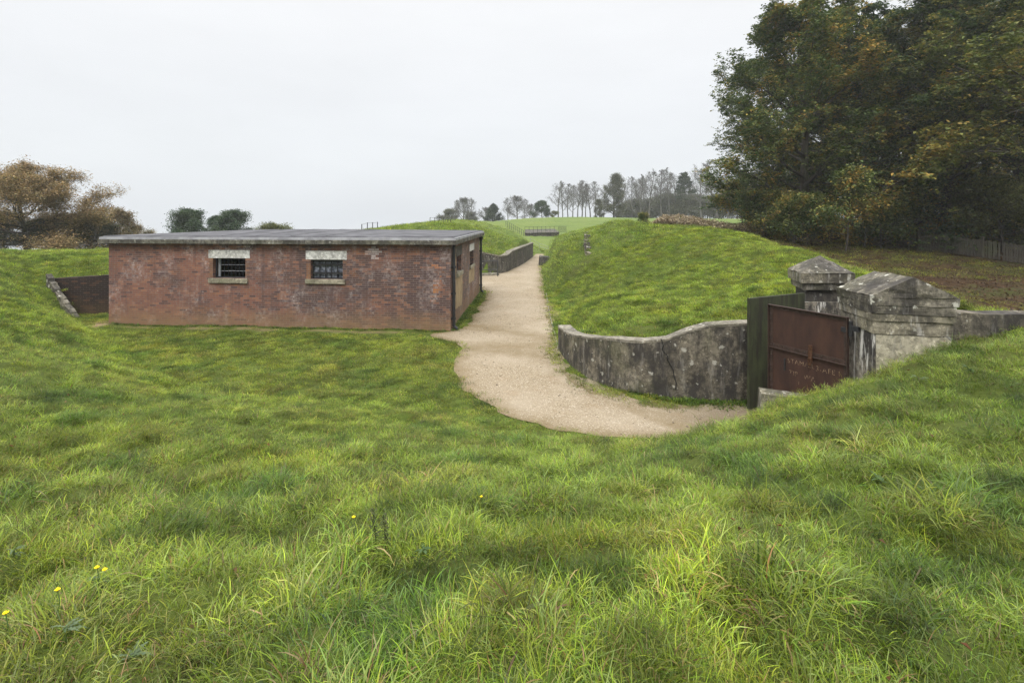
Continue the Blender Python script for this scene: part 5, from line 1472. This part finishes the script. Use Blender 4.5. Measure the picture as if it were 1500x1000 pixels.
# fallen leaves: on the litter slope below the wood, a few on the near bank
def leaf_litter(name, X, Y, size, pal, zoff, seed):
    q = np.random.default_rng(seed); n = len(X); Z = height(X, Y) + zoff * q.random(n)
    a = q.uniform(0, 2 * PI, n); tl = q.normal(0, .35, (n, 2)); L = size * q.uniform(.6, 1.3, n)
    ux = np.stack([np.cos(a), np.sin(a), tl[:, 0]], 1); vx = np.stack([-np.sin(a), np.cos(a), tl[:, 1]], 1)
    c = np.stack([X, Y, Z + .012], 1)
    V = np.stack([c - ux * L[:, None] * .5, c + vx * L[:, None] * .32 + [0, 0, .01], c + ux * L[:, None] * .5, c - vx * L[:, None] * .32 + [0, 0, .01]], 1).reshape(-1, 3)
    i = np.arange(n) * 4; F = np.concatenate([np.stack([i, i + 1, i + 2], 1), np.stack([i, i + 2, i + 3], 1)])
    me = np_mesh(name, V, F); cl = np.array(pal)[q.integers(0, len(pal), n)] * q.uniform(.7, 1.3, n)[:, None]
    set_col(me, 'col', np.repeat(cl, 4, 0)); o = _link0(name, me, M['leaf']); tag(o, kind='stuff'); return o
n = 60000
X = g.uniform(8, 42, n); Y = g.uniform(9, 46, n); k = g.random(n) < litter_mask(X, Y); X, Y = X[k], Y[k]
leaf_litter('leaf_litter', X, Y, .10, [(.065, .034, .016), (.05, .028, .014), (.10, .055, .022), (.03, .02, .012)], .04, 3)
n = 240
X = g.uniform(-7, 8, n); Y = g.uniform(1.6, 11, n); k = ~in_poly(X, Y, PATH); X, Y = X[k], Y[k]
leaf_litter('fallen_leaves', X, Y, .038, [(.13, .05, .018), (.10, .045, .02), (.15, .09, .03)], .09, 4)
n = 260
X = g.uniform(-2, 5, n); Y = g.uniform(9, 40, n); k = in_poly(X, Y, PATH); X, Y = X[k], Y[k]
leaf_litter('path_leaves', X, Y, .05, [(.09, .06, .035), (.13, .09, .05)], .01, 6)
# loose stones on the path
n = 1500
X = g.uniform(-2.2, 5, n); Y = g.uniform(8.8, 30, n); k = in_poly(X, Y, PATH); X, Y = X[k], Y[k]
n = len(X); s = g.uniform(.008, .024, n); V0 = np.array([[1, 0, 0], [-1, 0, 0], [0, 1, 0], [0, -1, 0], [0, 0, .7], [0, 0, -.5]]); F0 = np.array([[0, 2, 4], [2, 1, 4], [1, 3, 4], [3, 0, 4], [2, 0, 5], [1, 2, 5], [3, 1, 5], [0, 3, 5]])
V = V0[None] * s[:, None, None] * g.uniform(.6, 1.3, (n, 6, 3)) + np.stack([X, Y, np.full(n, .012)], 1)[:, None]
me = np_mesh('path_pebbles', V.reshape(-1, 3), (np.arange(n)[:, None, None] * 6 + F0[None]).reshape(-1, 3))
set_col(me, 'col', np.repeat(np.array([[.36, .30, .22]]) * g.uniform(.5, 1.6, (n, 1)), 6, 0)); tag(_link0('path_pebbles', me, M['leaf']), kind='stuff')

# bracken: dead fronds along the far edge of the mound
n = 38000
px = g.uniform(948, 1118, n); Y = g.uniform(41, 52, n); X = (px - 750) / 750 * Y
cl_ = fbm(X * .5, Y * .5, 61, 3); k = cl_ > .36; X, Y = X[k], Y[k]; n = len(X)
hh = (.12 + .85 * fbm(X * .6, Y * .6, 62, 3)) * smooth(0, 1.6, X - (948 - 750) / 750 * Y)
Z = height(X, Y) + hh * g.random(n) * 1.3
a = g.uniform(0, 2 * PI, n); L = g.uniform(.10, .30, n); W = L * .45
ux = np.stack([np.cos(a), np.sin(a), g.normal(0, .5, n)], 1); vx = np.stack([-np.sin(a), np.cos(a), g.normal(0, .3, n)], 1); c = np.stack([X, Y, Z], 1)
V = np.stack([c - ux * L[:, None] * .5, c + vx * W[:, None] * .5, c + ux * L[:, None] * .5, c - vx * W[:, None] * .5], 1).reshape(-1, 3)
i = np.arange(n) * 4; F = np.concatenate([np.stack([i, i + 1, i + 2], 1), np.stack([i, i + 2, i + 3], 1)])
me = np_mesh('bracken', V, F)
pal = np.array([(.27, .215, .13), (.20, .15, .09), (.34, .285, .18), (.13, .09, .06), (.17, .16, .065)])
sel = np.clip((fbm(X * .35, Y * .35, 63, 2) * 1.6 - .3 + g.normal(0, .22, n)) * 5, 0, 4).astype(int)
set_col(me, 'col', np.repeat(pal[sel] * g.uniform(.7, 1.25, n)[:, None], 4, 0)); tag(_link0('bracken', me, M['leaf']), kind='stuff')

# ------------------------------------------------------------------ weeds and flowers on the near bank
def flower(px, py, hgt, label, heads=1):
    gnd = ground_at(px, py + hgt * 260, 1.5, 12)
    if not gnd: return
    x, y, z = gnd
    ztop = max(zat(py, y), z + .12)
    T = wthing('yellow_flower', (x, y, z), label, 'flower', 'yellow flowers in the near grass')
    mb = MB(); mb.tube((x, y, z), (x + .01, y, z + (ztop - z) * .6), .0022, n=5); mb.tube((x + .01, y, z + (ztop - z) * .6), (x, y, ztop), .002, n=5)
    mb.build('stem', M['stem'], T)
    for h in range(heads):
        ox = .035 * h; c = Vector((x + ox, y, ztop - .01 * h))
        bm = bmesh.new()
        for i in range(18):
            a = 2 * PI * i / 18; d = Vector((math.cos(a), math.sin(a), .25)); t = Vector((-math.sin(a), math.cos(a), 0))
            r = .0095 * random.uniform(.85, 1.1)
            vs = [bm.verts.new(c + d * .004 - t * .002), bm.verts.new(c + d * .004 + t * .002), bm.verts.new(c + d * r + t * .0032), bm.verts.new(c + d * r - t * .0032)]
            bm.faces.new(vs)
        bmesh.ops.create_uvsphere(bm, u_segments=8, v_segments=5, radius=.007, matrix=Matrix.Translation(c + Vector((0, 0, .002))))
        me = bpy.data.meshes.new('flower_head'); bm.to_mesh(me); bm.free(); link('flower_head', me, M['petal'], T)
M['stem'] = mat_plain('weed_stem', (.07, .12, .03), (.10, .15, .04), 20, .7, .2, 0)
flower(518, 757, .2, 'single yellow flower in the middle of the near bank beside the dark dock stalks')
flower(142, 832, .2, 'pair of small yellow flowers among the grass at the lower left', 2)
flower(84, 868, .2, 'larger yellow flower head left of the lower left pair')
flower(8, 923, .18, 'yellow flower almost at the left edge of the picture')
flower(705, 727, .12, 'faint yellow flower right of centre on the near bank')
def mat_weed(name, c1, c2):
    k = NT(name); o = k.obj()
    return k.finish(k.mix(k.ramp(k.noise(o, 18, 3), [(.4, 0), (.6, 1)]), c1, c2), .6, .3, None, 0, .25)
M['thistle'] = mat_weed('thistle_leaf', (.075, .115, .05), (.12, .165, .085))
M['dock'] = mat_weed('dock_leaf', (.045, .085, .025), (.075, .125, .04))
def weed(px, py, n, L, mat, label, name='thistle', up=.6, serr=True, seed=0):
    gnd = ground_at(px, py, 1.3, 14)
    if not gnd: return
    x, y, z = gnd; r = random.Random(seed); bm = bmesh.new()
    T = wthing(name, (x, y, z), label, 'weed', 'leafy weeds in the near grass')
    mb = MB(); mb.tube((x, y, z - .02), (x, y, z + L * .5), .006, .004, n=6); mb.build('stem', M['stem'], T)
    for i in range(n):
        a = r.uniform(0, 2 * PI); el = r.uniform(up - .4, up + .4); l = L * r.uniform(.6, 1.1); w = l * (.2 if serr else .3)
        p = Vector((x, y, z + L * r.uniform(.15, .5))); seg = 9; prev = None
        for k in range(seg + 1):
            t = k / seg; e = el - 1.1 * t
            if k: p = p + Vector((math.cos(a) * math.cos(e), math.sin(a) * math.cos(e), math.sin(e))) * l / seg
            wk = w * math.sin(PI * (.08 + .9 * t)) * (1 if not serr else (1.25 if k % 2 else .35))
            s = Vector((-math.sin(a), math.cos(a), .15)) * wk * .5
            cur = (bm.verts.new(p - s), bm.verts.new(p + Vector((0, 0, -.01 * wk / .05))), bm.verts.new(p + s))
            if prev:
                bm.faces.new((prev[0], prev[1], cur[1], cur[0])); bm.faces.new((prev[1], prev[2], cur[2], cur[1]))
            prev = cur
    me = bpy.data.meshes.new('foliage'); bm.to_mesh(me); bm.free(); link('foliage', me, M[mat], T, True)
for k, (px, py, n, L, mat, lab, nm, se) in enumerate((
    (195, 985, 12, .08, 'thistle', 'grey green thistle rosette at the bottom edge left of centre', 'thistle', True),
    (95, 960, 10, .075, 'thistle', 'grey green thistle left of the bottom edge rosette', 'thistle', True),
    (20, 850, 8, .07, 'thistle', 'pale thistle at the left edge of the picture', 'thistle', True),
    (150, 870, 9, .07, 'thistle', 'thistle standing behind the pair of yellow flowers', 'thistle', True),
    (1345, 566, 7, .12, 'thistle', 'pale leafed weed on the bank below the gabled pier', 'dock_plant', False),
    (1418, 548, 8, .11, 'dock', 'broad leafed dock on the bank crest below the boundary wall', 'dock_plant', False),
    (1290, 715, 8, .10, 'dock', 'green dock in the grass on the right bank', 'dock_plant', False),
    (620, 815, 6, .06, 'dock', 'small dock in the middle of the near bank', 'dock_plant', False))):
    weed(px, py, n, L, mat, lab, nm, .7, se, 30 + k)
def stalk(px0, py0, px1, py1, label):
    gnd = ground_at(px0, py0, 1.5, 12)
    if not gnd: return
    x, y, z = gnd; T = wthing('dock_stalk', (x, y, z), label, 'weed', 'dark dead dock stalks')
    x1 = (px1 - 750) / 750 * y; z1 = zat(py1, y); r = random.Random(px0)
    mb = MB(); n = 6; p = Vector((x, y, z - .02))
    for i in range(1, n + 1):
        q = Vector((x + (x1 - x) * i / n + r.uniform(-.006, .006), y + r.uniform(-.01, .01), z + (z1 - z) * i / n)); mb.tube(p, q, .0045 - .0003 * i, n=5); p = q
    mb.build('stem', M['stalk'], T)
    bm = bmesh.new()
    for i in range(60):
        t = r.uniform(.35, 1.0); c = Vector((x + (x1 - x) * t, y, z + (z1 - z) * t)) + Vector((r.gauss(0, .010), r.gauss(0, .010), r.gauss(0, .008)))
        a = r.uniform(0, 6.28); d = Vector((math.cos(a), math.sin(a), r.uniform(-.6, .6))) * .011; s = Vector((-math.sin(a), math.cos(a), .3)) * .006
        bm.faces.new([bm.verts.new(c - d), bm.verts.new(c + s), bm.verts.new(c + d), bm.verts.new(c - s)])
    me = bpy.data.meshes.new('seed_head'); bm.to_mesh(me); bm.free(); link('seed_head', me, M['stalk'], T)
M['stalk'] = mat_plain('dead_stalk', (.04, .06, .02), (.075, .08, .03), 20, .8, .2, 0)
stalk(552, 815, 546, 745, 'dark upright dock stalk in the middle of the near bank, left of the pair')
stalk(568, 825, 561, 752, 'dark upright dock stalk in the middle of the near bank, right of the pair')

# ------------------------------------------------------------------ air, sky, light, camera
def mat_haze():
    k = NT('haze'); v = k.n('ShaderNodeVolumePrincipled')
    v.inputs['Color'].default_value = (.93, .95, .98, 1); v.inputs['Density'].default_value = .0005; v.inputs['Anisotropy'].default_value = .2
    k.l(v.outputs[0], k.out.inputs['Volume']); return k.m
mb = MB(); mb.box((0, 115, 6), (480, 290, 64)); tag(mb.build('haze', mat_haze()), kind='stuff')

SUN_EL, SUN_AZ = math.radians(52), math.radians(200)   # azimuth clockwise from +Y
w = bpy.data.worlds.new('World'); sc.world = w; w.use_nodes = True
nt = w.node_tree; nt.nodes.clear()
out = nt.nodes.new('ShaderNodeOutputWorld'); bg = nt.nodes.new('ShaderNodeBackground')
sky = nt.nodes.new('ShaderNodeTexSky'); sky.sky_type = 'NISHITA'; sky.sun_disc = False; sky.sun_elevation = SUN_EL; sky.sun_rotation = SUN_AZ; sky.dust_density = 4; sky.air_density = 1
tc = nt.nodes.new('ShaderNodeTexCoord'); sx = nt.nodes.new('ShaderNodeSeparateXYZ'); nt.links.new(tc.outputs['Generated'], sx.inputs[0])
rp = nt.nodes.new('ShaderNodeValToRGB'); e = rp.color_ramp.elements
SK = [(0., (6.15, 6.4, 6.8)), (.10, (6.6, 6.8, 7.1)), (.42, (7.7, 7.75, 7.85)), (.6, (19, 19, 19)), (1., (29, 28.8, 28.4))]
while len(e) < len(SK): e.new(.5)
for i, (p, c) in enumerate(SK): e[i].position = p; e[i].color = (*[v / 30 for v in c], 1)
nt.links.new(sx.outputs[2], rp.inputs[0])
# faint cloud structure in the overcast
nz = nt.nodes.new('ShaderNodeTexNoise'); nz.inputs['Scale'].default_value = 2.2; nz.inputs['Detail'].default_value = 5
mp = nt.nodes.new('ShaderNodeMapping'); mp.inputs['Scale'].default_value = (1, 1, 3.5); nt.links.new(tc.outputs['Generated'], mp.inputs[0]); nt.links.new(mp.outputs[0], nz.inputs['Vector'])
mr = nt.nodes.new('ShaderNodeMapRange'); mr.inputs[1].default_value = .3; mr.inputs[2].default_value = .7; mr.inputs[3].default_value = .955 * 30; mr.inputs[4].default_value = 1.03 * 30
nt.links.new(nz.outputs['Fac'], mr.inputs[0])
vm = nt.nodes.new('ShaderNodeVectorMath'); vm.operation = 'SCALE'; nt.links.new(rp.outputs[0], vm.inputs[0]); nt.links.new(mr.outputs[0], vm.inputs['Scale'])
mx = nt.nodes.new('ShaderNodeMix'); mx.data_type = 'RGBA'; mx.inputs[0].default_value = .06
nt.links.new(vm.outputs[0], mx.inputs[6]); nt.links.new(sky.outputs[0], mx.inputs[7])
nt.links.new(mx.outputs[2], bg.inputs[0]); bg.inputs[1].default_value = .1
nt.links.new(bg.outputs[0], out.inputs[0])
sl = bpy.data.lights.new('sun', 'SUN'); sl.energy = 1.5; sl.angle = math.radians(22); sl.color = (1, .97, .92)
so = bpy.data.objects.new('sun', sl); COL.objects.link(so)
dirv = Vector((math.sin(SUN_AZ) * math.cos(SUN_EL), math.cos(SUN_AZ) * math.cos(SUN_EL), math.sin(SUN_EL)))
so.rotation_euler = dirv.to_track_quat('Z', 'Y').to_euler(); so.location = (0, -5, 20)

cam = bpy.data.cameras.new('camera'); cam.sensor_width = 36; cam.lens = 18; cam.shift_y = -.12; cam.clip_end = 2000; cam.clip_start = .05
co_ = bpy.data.objects.new('camera', cam); COL.objects.link(co_); co_.location = (0, 0, CAMZ); co_.rotation_euler = (PI / 2, 0, 0); sc.camera = co_
vs_ = sc.view_settings; vs_.view_transform = 'Standard'; vs_.look = 'None'; vs_.exposure = .38; vs_.gamma = 1; vs_.use_curve_mapping = False
DEN = True
cy = sc.cycles; cy.use_denoising = DEN; cy.max_bounces = 6; cy.diffuse_bounces = 3; cy.transmission_bounces = 4; cy.volume_bounces = 1; cy.transparent_max_bounces = 4
cy.denoising_prefilter = 'NONE'; cy.denoising_input_passes = 'RGB_ALBEDO_NORMAL'
cy.use_adaptive_sampling = False
